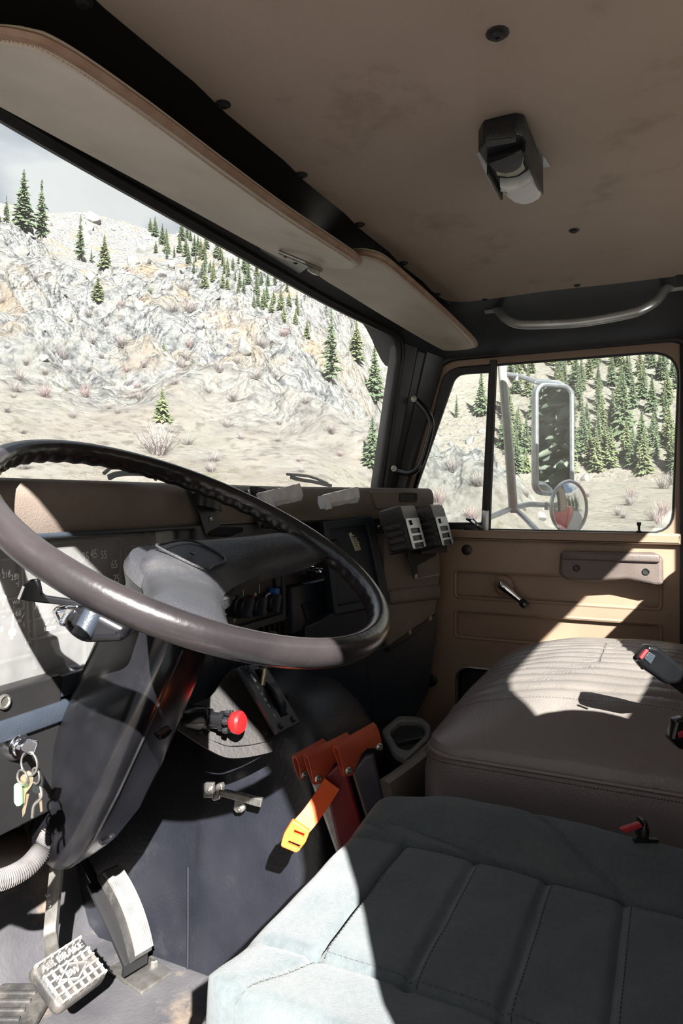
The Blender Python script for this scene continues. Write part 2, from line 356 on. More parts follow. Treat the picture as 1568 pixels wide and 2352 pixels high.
# ---- right roof rail
mb = MB(); S = []
for y in [-.40 + .05 * k for k in range(24)]:
    S.append([Vector((a, y, b)) for a, b in ((1.60, .486), (1.64, .480), (1.70, .473), (1.735, .462), (1.775, .440), (1.805, .418), (1.84, .398), (1.872, .386), (1.895, .386), (1.93, .42), (1.93, .53), (1.60, .53))])
mb.loft(S); struct('trim_3', mb, 'grey_paint', 'dark grey roof rail above the passenger door', 25)
# ---- A pillar, passenger side
mb = MB(); S = []
for k in range(13):
    t = 1.12 - 1.55 * k / 12
    w = wsp(1.802, min(t, 1.12)); w.x = 1.802
    d = Vector((1.872, .553 + (.70 - .553) * (1.0 - t), .385 + (-.09 - .385) * (1 - t)))
    d.z = w.z + .0
    e = d - w; n = Vector((-.9, -.44, 0)).normalized()
    S.append([w + Vector((-.004, .03, 0)), w + Vector((-.012, .004, 0)), w + n * .012 + e * .10, w + n * .014 + e * .34, w + n * .004 + e * .37, w + n * .004 + e * .52, w + n * .013 + e * .56, w + e * .80 + n * .012, w + e * .97 + n * .004, w + e * 1.0 + Vector((.05, .0, 0)), w + Vector((.09, .06, 0))])
mb.loft(S); pillar = struct('trim_4', mb, 'grey_paint', 'dark grey steel windshield pillar beside the passenger door', 22)
# ---- passenger door
D = Frame((1.88, 0, 0), (0, -1, 0), (0, 0, 1))      # a = -y, b = z, w towards the cab inside
hole = rpoly([(-.692, -.086), (.002, -.086), (.018, .364), (-.571, .366)], [.005, .055, .075, .05], 6)
outl = rpoly([(-.735, -.10), (-.70, -.80), (.02, -.80), (.022, -.10), (.045, .392), (-.592, .392)], [.01, .02, .02, .01, .06, .06], 6)
p1 = rrect(-.545, -.273, -.024, -.197, .012); p2 = rrect(-.545, -.383, -.024, -.307, .012); p3 = rrect(-.54, -.64, -.17, -.463, .035)
mb = MB(); mb.plate(D, outl, -.012, 0, [hole, p1, p2, p3], .003, 2)
door = struct('door_1', mb, 'tan_paint', 'tan painted passenger door')
mb = MB(); mb.plate(D, [(-.70, -.79), (.015, -.79), (.018, -.095), (-.70, -.095)], -.020, -.013, [p3]); part('inner_skin', mb, 'tan_paint', door)
for nm, P in (('emboss_rim', p1), ('emboss_rim', p2)):
    mb = MB(); mb.tube([D.pt(a, b, -.0045) for a, b in P], .0062, 8, closed=True); part(nm, mb, 'tan_paint', door)
mb = MB(); mb.plate(D, rpoly([(-.715, -.112), (.02, -.112), (.02, -.084), (-.715, -.084)], .004), -.002, .016, bev=.006, res=3)
mb.box(D, -.71, .02, -.1165, -.112, -.002, .003, .001); part('belt_ledge', mb, 'tan_paint', door)
mb = MB(); mb.box(D, -.715, .02, -.1165, -.1145, -.002, .0008); part('belt_gap', mb, 'rubber', door)
_o = [q for q in outl if q[1] > -.2]; _k = max(range(len(_o) - 1), key=lambda i: (Vector(_o[i]) - Vector(_o[i + 1])).length * (_o[i][1] < 0 and _o[i + 1][1] < 0)); _o = _o[_k + 1:] + _o[:_k + 1]
mb = MB(); mb.tube([D.pt(a, b, .004) for a, b in _o], .010, 8, closed=False)
part('door_seal', mb, 'rubber', door)
mb = MB(); mb.tube([D.pt(a, b, -.008) for a, b in hole], .0055, 8, closed=True); part('window_channel', mb, 'rubber', door)
mb = MB(); mb.tube([D.pt(a, b, -.001) for a, b in p3], .004, 8, closed=True); part('pocket_rim', mb, 'steel', door)
mb = MB()
mb.box(D, -.56, -.15, -.66, -.44, -.065, -.06); mb.box(D, -.56, -.545, -.66, -.44, -.065, -.012); mb.box(D, -.165, -.15, -.66, -.44, -.065, -.012); mb.box(D, -.56, -.15, -.665, -.65, -.065, -.012); mb.box(D, -.56, -.15, -.455, -.44, -.065, -.012)
part('map_pocket', mb, 'dark_bin', door)
mb = MB()                                           # divider between vent window and main window
a0, b0 = D.px(1133, 836); a1, b1 = D.px(1117, 1219)
mb.tube([D.pt(a0, b0 + .01, -.002), D.pt(a1, b1 - .004, -.002)], .0105, 8); part('vent_divider', mb, 'rubber', door)
mb = MB(); k0, k1 = D.px(1116, 1172), D.px(1114, 1219); mb.box(D, k0[0] - .008, k0[0] + .009, k1[1] - .002, k0[1], .006, .0125, .002); part('divider_clip', mb, 'alu', door)
vin = rpoly(D.pxs([(1047, 861), (1122, 856), (1105, 1200), (930, 1200)]), [.025, .004, .004, .01], 5)
vout = rpoly([D.px(1128, 838), D.px(1112, 1222), (-.690, -.088), (-.575, .364)], [.002, .002, .004, .045], 5)
mb = MB(); mb.plate(D, vout, -.010, .004, [vin], .003); part('vent_frame', mb, 'rubber', door)
mb = MB(); mb.plate(D, vout, -.0052, -.004); part('pane', mb, 'side_glass', door, 'fixed vent window glass')
mg = [(x, y) for x, y in hole if x > -.46]; mg = [D.px(1126, 836)] + mg[::1] + [D.px(1112, 1220)]
hz = [D.px(1112, 1222), (-.02, -.09), (.006, -.06), (.018, .30), (-.02, .365), D.px(1128, 834)]
mb = MB(); mb.plate(D, hz, -.0062, -.005); part('pane', mb, 'side_glass', door, 'main passenger window glass')
mb = MB(); p = D.p3(1086, 1203, .006)               # vent latch
mb.tube([D.p3(1072, 1192, .012), D.p3(1084, 1196, .02), D.p3(1098, 1208, .02), D.p3(1106, 1212, .014)], [.004, .007, .006, .004], 8); part('vent_latch', mb, 'chrome', door)
mb = MB(); mb.box(D, *[D.px(1068, 0)[0], D.px(1104, 0)[0]], -.090, -.073, .0, .014, .004); part('latch_base', mb, 'black_plastic', door)
mb = MB(); p = D.p3(1467, 1222, -.002); mb.lathe(p, (0, 0, 1), [(.006, 0), (.006, .003), (.0028, .004), (.003, .014), (.0055, .019), (.0055, .024), (0, .025)], 12); part('lock_knob', mb, 'black_plastic', door)
for u, v in ((1072, 1263),):
    mb = MB(); mb.lathe(D.p3(u, v, 0), (-1, 0, 0), [(.015, -.002), (.0145, .003), (.012, .0045), (0, .005)], 20); part('grommet_plug', mb, 'black_plastic', door)
# armrest
mb = MB(); A = D.pxs([(1287, 1272), (1522, 1276), (1523, 1346), (1290, 1330)], .03)
aout = rpoly([(A[0][0], A[0][1] + .006), (A[1][0] - .02, A[1][1] + .006), (A[1][0], A[1][1] - .006), (A[2][0], A[2][1] + .004), (A[2][0] - .015, A[2][1]), (A[2][0] - .08, A[2][1] + .012), (A[3][0] + .075, A[3][1] - .002), (A[3][0] + .012, A[3][1] - .002), (A[0][0] - .004, A[3][1] + .014)], .008, 4)
mb.plate(D, aout, -.002, .042, bev=.009, res=3); arm = part('armrest', mb, 'armrest_vinyl', door, 'grey brown padded armrest')
mb = MB(); mb.box(D, A[0][0] + .004, A[1][0] - .006, A[0][1] - .013, A[0][1] + .008, .036, .050, .006, 3); part('arm_pad', mb, 'armrest_vinyl', arm)
for u, v in ((1323, 1305), (1483, 1313)):
    mb = MB(); mb.lathe(D.p3(u, v, .042), (-1, 0, 0), [(.0085, -.003), (.0085, .002), (.0072, .003), (.0065, .001), (.002, .0005), (0, .0005)], 18); part('screw', mb, 'screw_black', arm)
# window crank
mb = MB(); c0 = D.p3(1157, 1346, 0); mb.lathe(c0, (-1, 0, 0), [(.027, -.002), (.027, .003), (.022, .008), (.015, .012), (.015, .018), (0, .018)], 24)
crank = part('window_crank', mb, 'tan_paint', door)
q0, q1 = D.p3(1150, 1343, .026), D.p3(1203, 1386, .032); mb = MB()
dv = (q1 - q0).normalized(); pv = Vector((-1, 0, 0)).cross(dv).normalized(); S = []
for t, w, h in ((-.12, .004, .004), (-.08, .011, .008), (0, .0135, .010), (.25, .012, .008), (.7, .0085, .006), (1.0, .006, .005)):
    c = q0 + (q1 - q0) * t; S.append([c + pv * (w * math.cos(a)) + Vector((-1, 0, 0)) * (h * math.sin(a)) for a in [2 * PI * k / 12 for k in range(12)]])
mb.loft(S); part('crank_arm', mb, 'chrome', crank)
mb = MB(); mb.lathe(q1 + dv * -.006, (dv * .8 + Vector((-.6, 0, 0))), [(.006, -.006), (.0105, .0), (.0115, .008), (.0105, .016), (.006, .020), (0, .021)], 14); part('crank_knob', mb, 'black_plastic', crank)
for u, v in ((1116, 1365), (1070, 1412), (1122, 1448), (1537, 1412), (1535, 1488), (1131, 1324)):
    mb = MB(); mb.bolt(D.p3(u, v, -.006 if u < 1500 and v > 1330 else 0), (-1, 0, 0), .003, .002); part('screw', mb, 'tan_paint', door)
# ---- walls round the door
mb = MB(); mb.box(D, .052, .40, -.86, .40, -.05, .004, .004); mb.box(D, -.2, .40, .385, .42, -.05, -.02)
wr_ = struct('wall_right', mb, 'tan_paint', 'tan painted cab side behind the passenger door')
mb = MB(); mb.box(D, .016, .054, -.80, .385, -.03, .008, .004); struct('trim_5', mb, 'rubber', 'black rubber door seal at the rear pillar')
mb = MB(); mb.box(D, -1.25, -.705, -.88, -.04, -.05, .002, .004); mb.box(D, -.72, .05, -.88, -.795, -.05, .002, .003)
kick = struct('wall_side', mb, 'tan_paint', 'tan painted kick panel under the right end of the dash')
mb = MB(); mb.lathe(px(990, 1563, x=1.876), (-1, 0, 0), [(.017, -.002), (.0165, .003), (.013, .005), (0, .005)], 20); part('grommet_plug', mb, 'black_plastic', kick)
mb = MB(); mb.box(X, .16, 1.94, 1.22, 1.26, -.9, .0); mb.box(X, .16, 1.94, .93, 1.26, -.05, -.035); mb.box(X, .16, .26, .70, 1.26, -.9, -.035); mb.box(X, .16, .26, .72, .95, -.05, .5)
struct('wall_front', mb, 'black_paint', 'black firewall behind the pedals')
mb = MB(); B = Frame((0, -.37, 0), (1, 0, 0), (0, 0, 1))
rw = rrect(.45, .125, 1.45, .425, .05, 6)
mb.plate(B, [(.16, -.9), (1.94, -.9), (1.94, .53), (.16, .53)], -.01, .03, [rw], .003); wback = struct('wall_back', mb, 'tan_paint', 'tan painted back wall of the cab')
mb = MB(); mb.tube([B.pt(a, b, .0) for a, b in rw], .012, 8, closed=True); win2 = struct('window_2', mb, 'rubber', 'back window of the cab in a rubber seal')
mb = MB(); mb.plate(B, rw, .001, .004); part('pane', mb, 'side_glass', win2)
LW = Frame((.20, 0, 0), (0, 1, 0), (0, 0, 1)); mb = MB()
mb.plate(LW, [(-.42, -.9), (-.10, -.9), (-.10, -.07), (-.135, .08), (-.15, .18), (-.14, .25), (-.11, .31), (-.05, .375), (.03, .43), (.12, .465), (.25, .48), (.80, .48), (.80, .53), (-.42, .53)], -.04, .04, bev=.008)  # unseen rear top corner filled in, added to shade the engine cover and console
mb.box(X, .16, .26, .80, 1.25, -.88, .52); mb.box(X, .14, .26, -.40, 1.25, -.98, -.84, .01)
struct('wall_left', mb, 'tan_paint', 'driver side door frame of the cab, rear top corner filled in to cast shade')
# ---- floor
mb = MB()
def flo(a, b):
    x, y = .16 + 1.74 * a, -.37 + 1.60 * b
    z = FLOOR + .55 * smooth(1.02, 1.24, y) * (1 if y > 1.02 else 0) + .0025 * math.sin(x * 21) * math.sin(y * 17)
    return Vector((x, y, z))
mb.grid(flo, 60, 60); mb.box(X, .16, 1.93, -.40, 1.25, -.93, -.90); floor = struct('floor', mb, 'floor_rubber', 'dusty black rubber floor mat')
# ================================================================ dashboard
plan = [Vector((.12, .79, 0)), Vector((1.30, .79, 0))] + [Vector(p) for p in cr([(1.36, .79, 0), (1.40, .785, 0), (1.45, .762, 0), (1.50, .735, 0)], 4)] + [Vector((1.79, .577, 0))]
prof = [(-.085, .020), (-.04, .029), (-.02, .0285), (-.009, .024), (-.002, .013), (0, .0), (-.003, -.03), (-.010, -.050), (-.022, -.056), (-.085, -.056)]
def sweep(mb, plan, prof):
    S = []
    for i, p in enumerate(plan):
        t = (plan[min(i + 1, len(plan) - 1)] - plan[max(i - 1, 0)]).normalized(); n = Vector((t.y, -t.x, 0))
        S.append([p + n * o + Vector((0, 0, z)) for o, z in prof])
    return mb.loft(S)
dash = thing('dashboard', 'tan and black truck dashboard below the windshield', 'dashboard', (1.0, .85, -.3))
mb = sweep(MB(), plan, prof); part('top_pad', mb, 'tan_plastic', dash, 'tan padded dash top')
mb = MB(); mb.plate(X, [(.14, .86), (1.40, .86), (1.78, .66), (1.86, .70), (1.86, .80), (1.5, .92), (.14, .93)], -.03, .018, bev=.004); part('defroster_ledge', mb, 'black_plastic', dash)
DC = Frame((0, .80, 0), (1, 0, 0), (0, 0, 1))          # face of the centre stack, a = x, b = z, w towards the seats
DR = Frame((1.40, .79, 0), (.39, -.213, 0), (0, 0, 1))  # right part of the dash turned towards the driver
def rp(fr, L, r=.004, w=0, n=4): return rpoly(fr.pxs(L, w), r, n)
# right end: tan lower panel
mb = MB()
mb.plate(DR, rpoly(DR.pxs([(890, 1180), (1003, 1180), (1016, 1310), (1003, 1412), (893, 1492), (878, 1400)]), .006), -.09, -.004, bev=.006, res=2)
part('end_panel', mb, 'tan_plastic', dash, 'tan right end of the dash')
mb = MB(); mb.box(DR, *sorted((DR.px(893, 1380)[0], DR.px(1013, 1380)[0])), DR.px(950, 1358)[1] - .03, DR.px(950, 1358)[1] + .012, -.02, .004, .012, 3); part('end_crease', mb, 'tan_plastic', dash)
mb = MB(); c = rp(DR, [(850, 1128), (958, 1130), (962, 1165), (862, 1170)], .006); mb.plate(DR, c, -.06, .0035, bev=.003); part('corner_cap', mb, 'tan_plastic', dash)
mb = MB(); va, vb = DR.px(917, 1131, .004), DR.px(957, 1152, .004)
mb.plate(DR, rrect(va[0], vb[1], vb[0], va[1], .004), .002, .0075, [rrect(va[0] + .006, vb[1] + .004, vb[0] - .005, va[1] - .004, .002)], .001); vent = part('corner_vent', mb, 'black_plastic', dash)
for k in range(5):
    mb = MB(); b = vb[1] + .006 + k * (va[1] - vb[1] - .012) / 4; mb.box(DR, va[0] + .004, vb[0] - .004, b - .0008, b + .0008, .0035, .0065); part('slat', mb, 'rubber', vent)
# lower black skirt on the right
mb = MB(); mb.plate(DR, rpoly(DR.pxs([(840, 1500), (893, 1480), (1002, 1408), (1004, 1440), (985, 1590), (930, 1690), (860, 1690)], -.012), .006), -.05, -.012, bev=.004); sk = part('lower_skirt', mb, 'dash_dark', dash)
mb = MB(); mb.plate(DR, rpoly(DR.pxs([(700, 1440), (764, 1413), (893, 1388), (893, 1500), (858, 1690), (700, 1640)], -.014), .004), -.06, -.014, bev=.003); part('lower_panel', mb, 'dash_dark', dash)
mb = MB(); mb.plate(DR, rp(DR, [(893, 1484), (1002, 1410), (1002, 1424), (893, 1500)], .002), -.012, -.002, bev=.002); part('skirt_rail', mb, 'black_plastic', dash)
for u, v in ((987, 1420), (940, 1452)):
    mb = MB(); mb.bolt(DR.p3(u, v, -.002), DR.ez, .0045, .004); part('screw', mb, 'steel', dash)
# centre stack body
mb = MB(); mb.box(DC, 1.02, 1.47, -.40, -.054, -.12, -.012, .004); mb.box(DC, .14, 1.01, -.42, -.26, -.1, -.045); part('centre_body', mb, 'dash_dark', dash)
mb = MB(); mb.plate(DC, rrect(1.00, -.105, 1.48, -.052, .006), -.014, .004, bev=.003); part('upper_strip', mb, 'dash_dark', dash)
# heater control
hp = DC.pxs([(517, 1366), (649, 1322), (669, 1437), (538, 1455)]); hx0, hx1 = hp[0][0], hp[1][0]; hz0, hz1 = hp[2][1], hp[1][1]
mb = MB(); mb.plate(DC, rrect(1.035, -.275, hx1, -.145, .006), -.012, .010, [rrect(1.05, -.258, hx1 - .014, -.165, .004)], .003); heat = part('heater_panel', mb, 'dash_dark', dash)
mb = MB(); mb.box(DC, 1.045, hx1 - .01, -.262, -.16, -.012, -.003); part('heater_face', mb, 'black_plastic', heat)
for k, (u, v) in enumerate(((545, 1394), (577, 1392), (610, 1385))):
    c = DC.p3(u, v, -.003); mb = MB(); mb.lathe(c, DC.ez, [(.023, 0), (.023, .008), (.0195, .010), (.019, .022), (.017, .024), (0, .024)], 24); kn = part('knob', mb, 'black_plastic', heat)
    mb = MB(); f = DC.sub(*DC.px(u, v, -.003), -.003, R((-25, -12, -15)[k])); mb.box(f, -.006, .006, -.020, .020, .012, .036, .0025); part('knob_grip', mb, 'dash_dark', kn)
    if k:
        for j in range(8):
            t = R(100 + j * 21); f2 = f.sub(.0208 * math.cos(t), .0208 * math.sin(t), .0085, t); mb = MB(); mb.box(f2, -.002, .002, -.0036, .0036, 0, .0012)
            part('knob_mark', mb, ('blue_plastic' if j > 2 else 'red_strip') if k == 1 else 'gauge_white', kn)
mb = MB(); mb.box(DC.sub(*DC.px(624, 1358)), -.009, .009, -.007, .007, -.002, .016, .002); part('slider', mb, 'blue_plastic', heat)
for u, v in ((524, 1375), (561, 1363), (598, 1352)):
    mb = MB(); mb.box(DC.sub(*DC.px(u, v)), -.0007, .0007, -.010, .010, -.003, -.0022); part('dial_tick', mb, 'gauge_white', heat)
for u, v in ((589, 1366), (541, 1425), (541, 1376)):
    f = DC.sub(*DC.px(u, v)); mb = MB()
    for t in range(3): mb.box(f.sub(0, 0, 0, R(t * 60)), -.0045, .0045, -.001, .001, -.003, -.0022)
    part('fan_symbol', mb, 'gauge_white', heat)
# ashtray and lighter
ap = DC.pxs([(659, 1345), (750, 1330), (768, 1408), (676, 1437)]); ax0, ax1, az0, az1 = ap[0][0] + .005, ap[2][0], ap[2][1], ap[1][1]
mb = MB(); mb.box(DC, ax0, ax1, az0 - .012, az1 + .002, -.012, .012, .004); ash = part('ashtray_door', mb, 'dash_dark', dash)
sp = DC.pxs([(690, 1387), (745, 1374), (757, 1412), (703, 1428)], .012); mb = MB(); mb.plate(DC, rpoly(sp, .003), .010, .0165, bev=.002); part('pull_tab', mb, 'gate_blue', ash)
mb = MB(); c = DC.p3(719, 1312, .004); mb.lathe(c, DC.ez, [(.013, -.01), (.013, .004), (.010, .006), (.010, .004), (.008, .004), (.0085, .022), (.006, .026), (0, .026)], 20); part('lighter', mb, 'chrome', dash)
mb = MB(); mb.box(DC, ax0 - .06, ax0 + .08, az1 + .006, az1 + .042, -.012, .005, .004); part('lighter_shelf', mb, 'black_plastic', dash)
# lower vents
for (a, b, c_, d_, n) in ((1.26, 1.40, -.335, -.268, 6), (.86, 1.02, -.40, -.30, 7)):
    mb = MB(); mb.plate(DC, rrect(a, c_, b, d_, .006), -.012, .0, [rrect(a + .008, c_ + .008, b - .008, d_ - .008, .003)], .002); vn = part('air_vent', mb, 'black_plastic', dash)
    for k in range(n):
        mb = MB(); x = a + .014 + k * (b - a - .028) / (n - 1); mb.box(DC, x - .0015, x + .0015, c_ + .005, d_ - .005, -.016, -.003); part('slat', mb, 'black_plastic', vn)
    for k in range(3):
        mb = MB(); z = c_ + .02 + k * (d_ - c_ - .04) / 2; mb.box(DC, a + .005, b - .005, z - .0012, z + .0012, -.018, -.008); part('slat', mb, 'black_plastic', vn)
# big dark panel box
bo = rp(DR, [(738, 1198), (852, 1184), (893, 1386), (764, 1412)], .006); bi = rp(DR, [(754, 1216), (838, 1204), (872, 1372), (772, 1392)], .004)
mb = MB(); mb.plate(DR, bo, -.02, .008, [bi], .003, 2); gb = part('glove_box', mb, 'dash_dark', dash)
mb = MB(); mb.plate(DR, rp(DR, [(750, 1212), (842, 1200), (876, 1376), (769, 1396)], .003), -.02, -.006); part('box_door', mb, 'dash_dark', gb)
stk = [(800, 1226), (806, 1222), (809, 1229), (813, 1227), (812, 1236), (819, 1233), (818, 1243), (822, 1241), (828, 1262), (816, 1266), (812, 1256)]
mb = MB(); mb.plate(DR, DR.pxs(stk, -.006), -.0062, -.0052); st = part('torn_sticker', mb, 'pale_sticker', gb)
mb = MB()
for k in range(8):
    a, b = DR.px(807 + k * 1.6, 1232 + k * 4, -.0052); f = DR.sub(a, b, 0, R(-4)); mb.box(f, -.001, .012 + .003 * math.sin(k * 2.3), -.0007, .0007, -.0053, -.0049)
part('print_lines', mb, 'ink', st)
mb = MB(); mb.plate(DR, rp(DR, [(757, 1245), (775, 1238), (779, 1262), (764, 1266)], .004, .0), -.006, .004, bev=.002); part('box_latch', mb, 'black_plastic', gb)
# ---- instrument cluster
CF = Frame((.77, .80, -.15), (1, 0, 0), (0, .06, 1))
cl = thing('instrument_cluster', 'instrument cluster with white numerals behind a clear lens, behind the steering wheel', 'gauge cluster', (.77, .80, -.25))
ht, hb, hr = CF.px(300, 1222)[1], CF.px(150, 1543)[1], CF.px(432, 1225)[0]
mb = MB(); mb.plate(CF, rrect(-.36, hb - .030, hr + .05, ht + .006, .006), -.03, .018, [rrect(-.33, hb, hr, ht - .002, .006)], .003, 2); part('bezel', mb, 'dash_dark', cl)
mb = MB(); mb.box(CF, -.36, hr + .03, hb - .062, hb - .034, -.03, .022, .004); low = part('lower_rail', mb, 'dash_dark', cl)
mb = MB(); mb.lathe(CF.p3(9, 1612, .022), CF.ez, [(.010, -.002), (.0095, .002), (.007, .003), (.006, .001), (0, .001)], 18); part('screw', mb, 'steel', low)
mb = MB(); mb.box(CF, -.33, hr + .01, hb - .01, ht + .004, -.06, -.04); part('gauge_board', mb, 'gauge_face', cl)
mb = MB(); mb.box(CF, -.33, hr + .002, hb - .002, ht, .0005, .002); part('lens', mb, 'cluster_lens', cl, 'clear dusty cluster lens')
GW = -.0385
def gx(u): return CF.px(u, 1340, GW)[0]
def gz(v, u=200): return CF.px(u, v, GW)[1]
GF = Frame(CF.pt(0, 0, GW), CF.ex, CF.ey)
for (u0, v0, u1, v1) in ((-120, 1300, 46, 1395), (54, 1255, 277, 1420), (283, 1258, 336, 1350), (-120, 1400, 72, 1500), (76, 1425, 190, 1530), (342, 1258, 425, 1360)):
    a0, b1 = CF.px(u0, v0, GW); a1, b0 = CF.px(u1, v1, GW)
    mb = MB(); mb.plate(CF, rrect(a0 - .004, b0 - .004, a1 + .004, b1 + .004, .004), GW - .002, GW + .006, [rrect(a0, b0, a1, b1, .003)], .001); part('gauge_surround', mb, 'gauge_frame', cl)
for size, sx_, L in ((.020, .75, (('35', 196, 1279), ('45', 215, 1273), ('55', 238, 1275), ('65', 262, 1297), ('75', 267, 1330), ('10', 62, 1310), ('0', 79, 1390))),
                     (.0115, .8, (('210', 14, 1321), ('230', 34, 1326), ('19', -6, 1324), ('40', 6, 1414), ('60', 42, 1409), ('80', 59, 1434), ('100', 64, 1472), ('20', 1, 1446), ('E', 290, 1302), ('1/2', 304, 1290), ('F', 322, 1298))),
                     (.0085, .9, (('psi', 43, 1425), ('WATER', 46, 1382), ('°F', 40, 1344), ('102399', 114, 1444), ('MPH', 170, 1330)))):
    for t, u, v in L:
        mb = MB(); mb.text(CF.sub(*CF.px(u, v, GW), GW), t, size, sx=sx_); part('numeral', mb, 'gauge_white', cl)
mb = MB()
def ticks(uc, vc, r0, r1, a0, a1, n, w=.0007):
    cx, cz = CF.px(uc, vc, GW)
    for k in range(n):
        t = R(a0 + (a1 - a0) * k / (n - 1)); f = CF.sub(cx, cz, GW, t); mb.box(f, r0, r1, -w, w, 0, .0006)
ticks(165, 1368, .056, .064, 215, -15, 24); ticks(306, 1335, .018, .025, 150, 30, 7); ticks(5, 1375, .034, .041, 120, 20, 7); ticks(20, 1470, .036, .044, 190, -30, 12)
part('dial_ticks', mb, 'gauge_white', cl)
for (uc, vc, L, an, wd) in ((5, 1375, .036, 100, .0012), (27, 1452, .036, 82, .0022), (165, 1368, .055, 222, .0016)):
    cx, cz = CF.px(uc, vc, GW + .002); f = CF.sub(cx, cz, GW + .002, R(an)); mb = MB(); mb.plate(f, [(-.01, -wd), (L, -.0003), (L, .0003), (-.01, wd)], 0, .001); mb.lathe(f.pt(0, 0, 0), CF.ez, [(.006, 0), (.006, .002), (0, .0025)], 14); part('needle', mb, 'needle', cl)
# panel with ignition under the cluster
ip = Frame((.60, .775, -.30), (1, 0, 0), (0, -.05, 1))
mb = MB(); mb.plate(ip, rrect(-.4, -.135, .115, .055, .006), -.05, .0, bev=.003); ign = part('switch_panel', mb, 'black_paint', dash)

# ================================================================ steering wheel and column
WC = Vector((.7675, .58, -.053)); WR = .27; wt_ = R(62.8)
WF = Frame(WC, (1, 0, 0), (0, math.sin(wt_), math.cos(wt_)))
wheel = thing('steering_wheel', 'large black steering wheel with a worn glossy rim and grey horn pad', 'steering wheel', WC)
mb = MB(); N = 200; S = []
for i in range(N):
    t = 2 * PI * i / N; rad = Vector((math.cos(t), math.sin(t), 0)); ring = []
    nub = .5 + .5 * math.cos(i / N * 2 * PI * 50)
    spoke = min(1, abs(math.atan2(math.sin(t - R(-10)), math.cos(t - R(-10)))) / R(16)) * min(1, abs(math.atan2(math.sin(t - R(218)), math.cos(t - R(218)))) / R(16))
    for k in range(14):
        a = 2 * PI * k / 14; r = .0165; inn = max(0, -math.cos(a)) * max(0, .55 - math.sin(a))
        r -= .0042 * (1 - nub) * min(1, inn * 1.6) * spoke
        ring.append(WF.pt((WR + r * math.cos(a) * .95) * rad.x, (WR + r * math.cos(a) * .95) * rad.y, r * math.sin(a) * 1.08))
    S.append(ring)
mb.loft(S, True, False, True); part('rim', mb, 'wheel_rim', wheel, 'worn glossy black rim with finger grips', 50)
def wf(r): return -.042 + .047 * smooth(.09, .25, r)
def wpx(u, v):
    w = -.02
    for _ in range(40):
        a = WF.px(u, v, w); w = .5 * w + .5 * wf(math.hypot(*a))
    return (a[0], a[1], w)
def resample(P, n):
    P = [Vector(p) for p in P]; L = [0]
    for i in range(1, len(P)): L.append(L[-1] + (P[i] - P[i - 1]).length)
    out = []
    for k in range(n):
        s = L[-1] * k / (n - 1); j = max(i for i in range(len(L)) if L[i] <= s + 1e-9); j = min(j, len(P) - 2)
        out.append(P[j].lerp(P[j + 1], (s - L[j]) / max(L[j + 1] - L[j], 1e-9)))
    return out
upx = [(385, 1392), (354, 1364), (341, 1325), (327, 1284), (345, 1258), (378, 1243), (440, 1240), (520, 1236), (600, 1228), (690, 1216), (730, 1222)]
lpx = [(545, 1450), (528, 1428), (515, 1368), (530, 1349), (562, 1332), (620, 1308), (700, 1286), (765, 1271), (850, 1268)]
def wlim(p):
    r = math.hypot(p[0], p[1]); k = min(1, .262 / r) if r > 0 else 1; return Vector((p[0] * k, p[1] * k, p[2]))
up_ = resample(cr([wlim(wpx(*p)) for p in upx], 6), 44); lo_ = resample(cr([wlim(wpx(*p)) for p in lpx], 6), 44)
mb = MB(); S = []
for a, b in zip(up_, lo_):
    sec = []
    for k in range(9):
        t = k / 8; c = a.lerp(b, t); r = math.hypot(c.x, c.y); h = .016 * (1 - (2 * t - 1) ** 4) * (1 - smooth(.2, .262, r)); sec.append(WF.pt(c.x, c.y, c.z + h - .004))
    for k in range(8, -1, -1):
        t = k / 8; c = a.lerp(b, t); sec.append(WF.pt(c.x, c.y, c.z - .020 + .010 * smooth(.2, .26, math.hypot(c.x, c.y))))
    S.append(sec)
mb.loft(S); pad = part('horn_pad', mb, 'wheel_pad', wheel, 'grey moulded horn pad joining the two spokes', 50)
mb = MB()
def wpx2(u, v, w): a = WF.px(u, v, w); return WF.pt(a[0], a[1], w)
emb = [(366, 1258), (374, 1249), (440, 1242), (517, 1282), (490, 1300), (466, 1306)]
mb.tube(cr([wpx2(u, v, -.0285) for u, v in emb], 4, True), .0018, 6, closed=True); part('badge_outline', mb, 'wheel_pad', pad)
mb = MB(); c = [wpx2(u, v, -.026) for u, v in ((436, 1269), (440, 1272), (444, 1269), (445, 1273), (441, 1275))]; mb.tube(cr(c, 4), .0010, 6); part('badge_curl', mb, 'black_gloss', pad)
mb = MB(); gp = [wpx2(u, v, -.024 + k * .0) for k, (u, v) in enumerate(((352, 1364), (382, 1360), (440, 1382), (520, 1412)))]
mb.tube(cr(gp, 5), .0012, 6); part('pad_seam', mb, 'black_gloss', pad)
mb = MB(); mb.lathe(WF.pt(0, 0, -.055), -WF.ez, [(.075, -.002), (.078, .012), (.066, .035), (.060, .075), (.058, .10), (0, .10)], 28); hub = part('hub_collar', mb, 'wheel_pad', wheel)
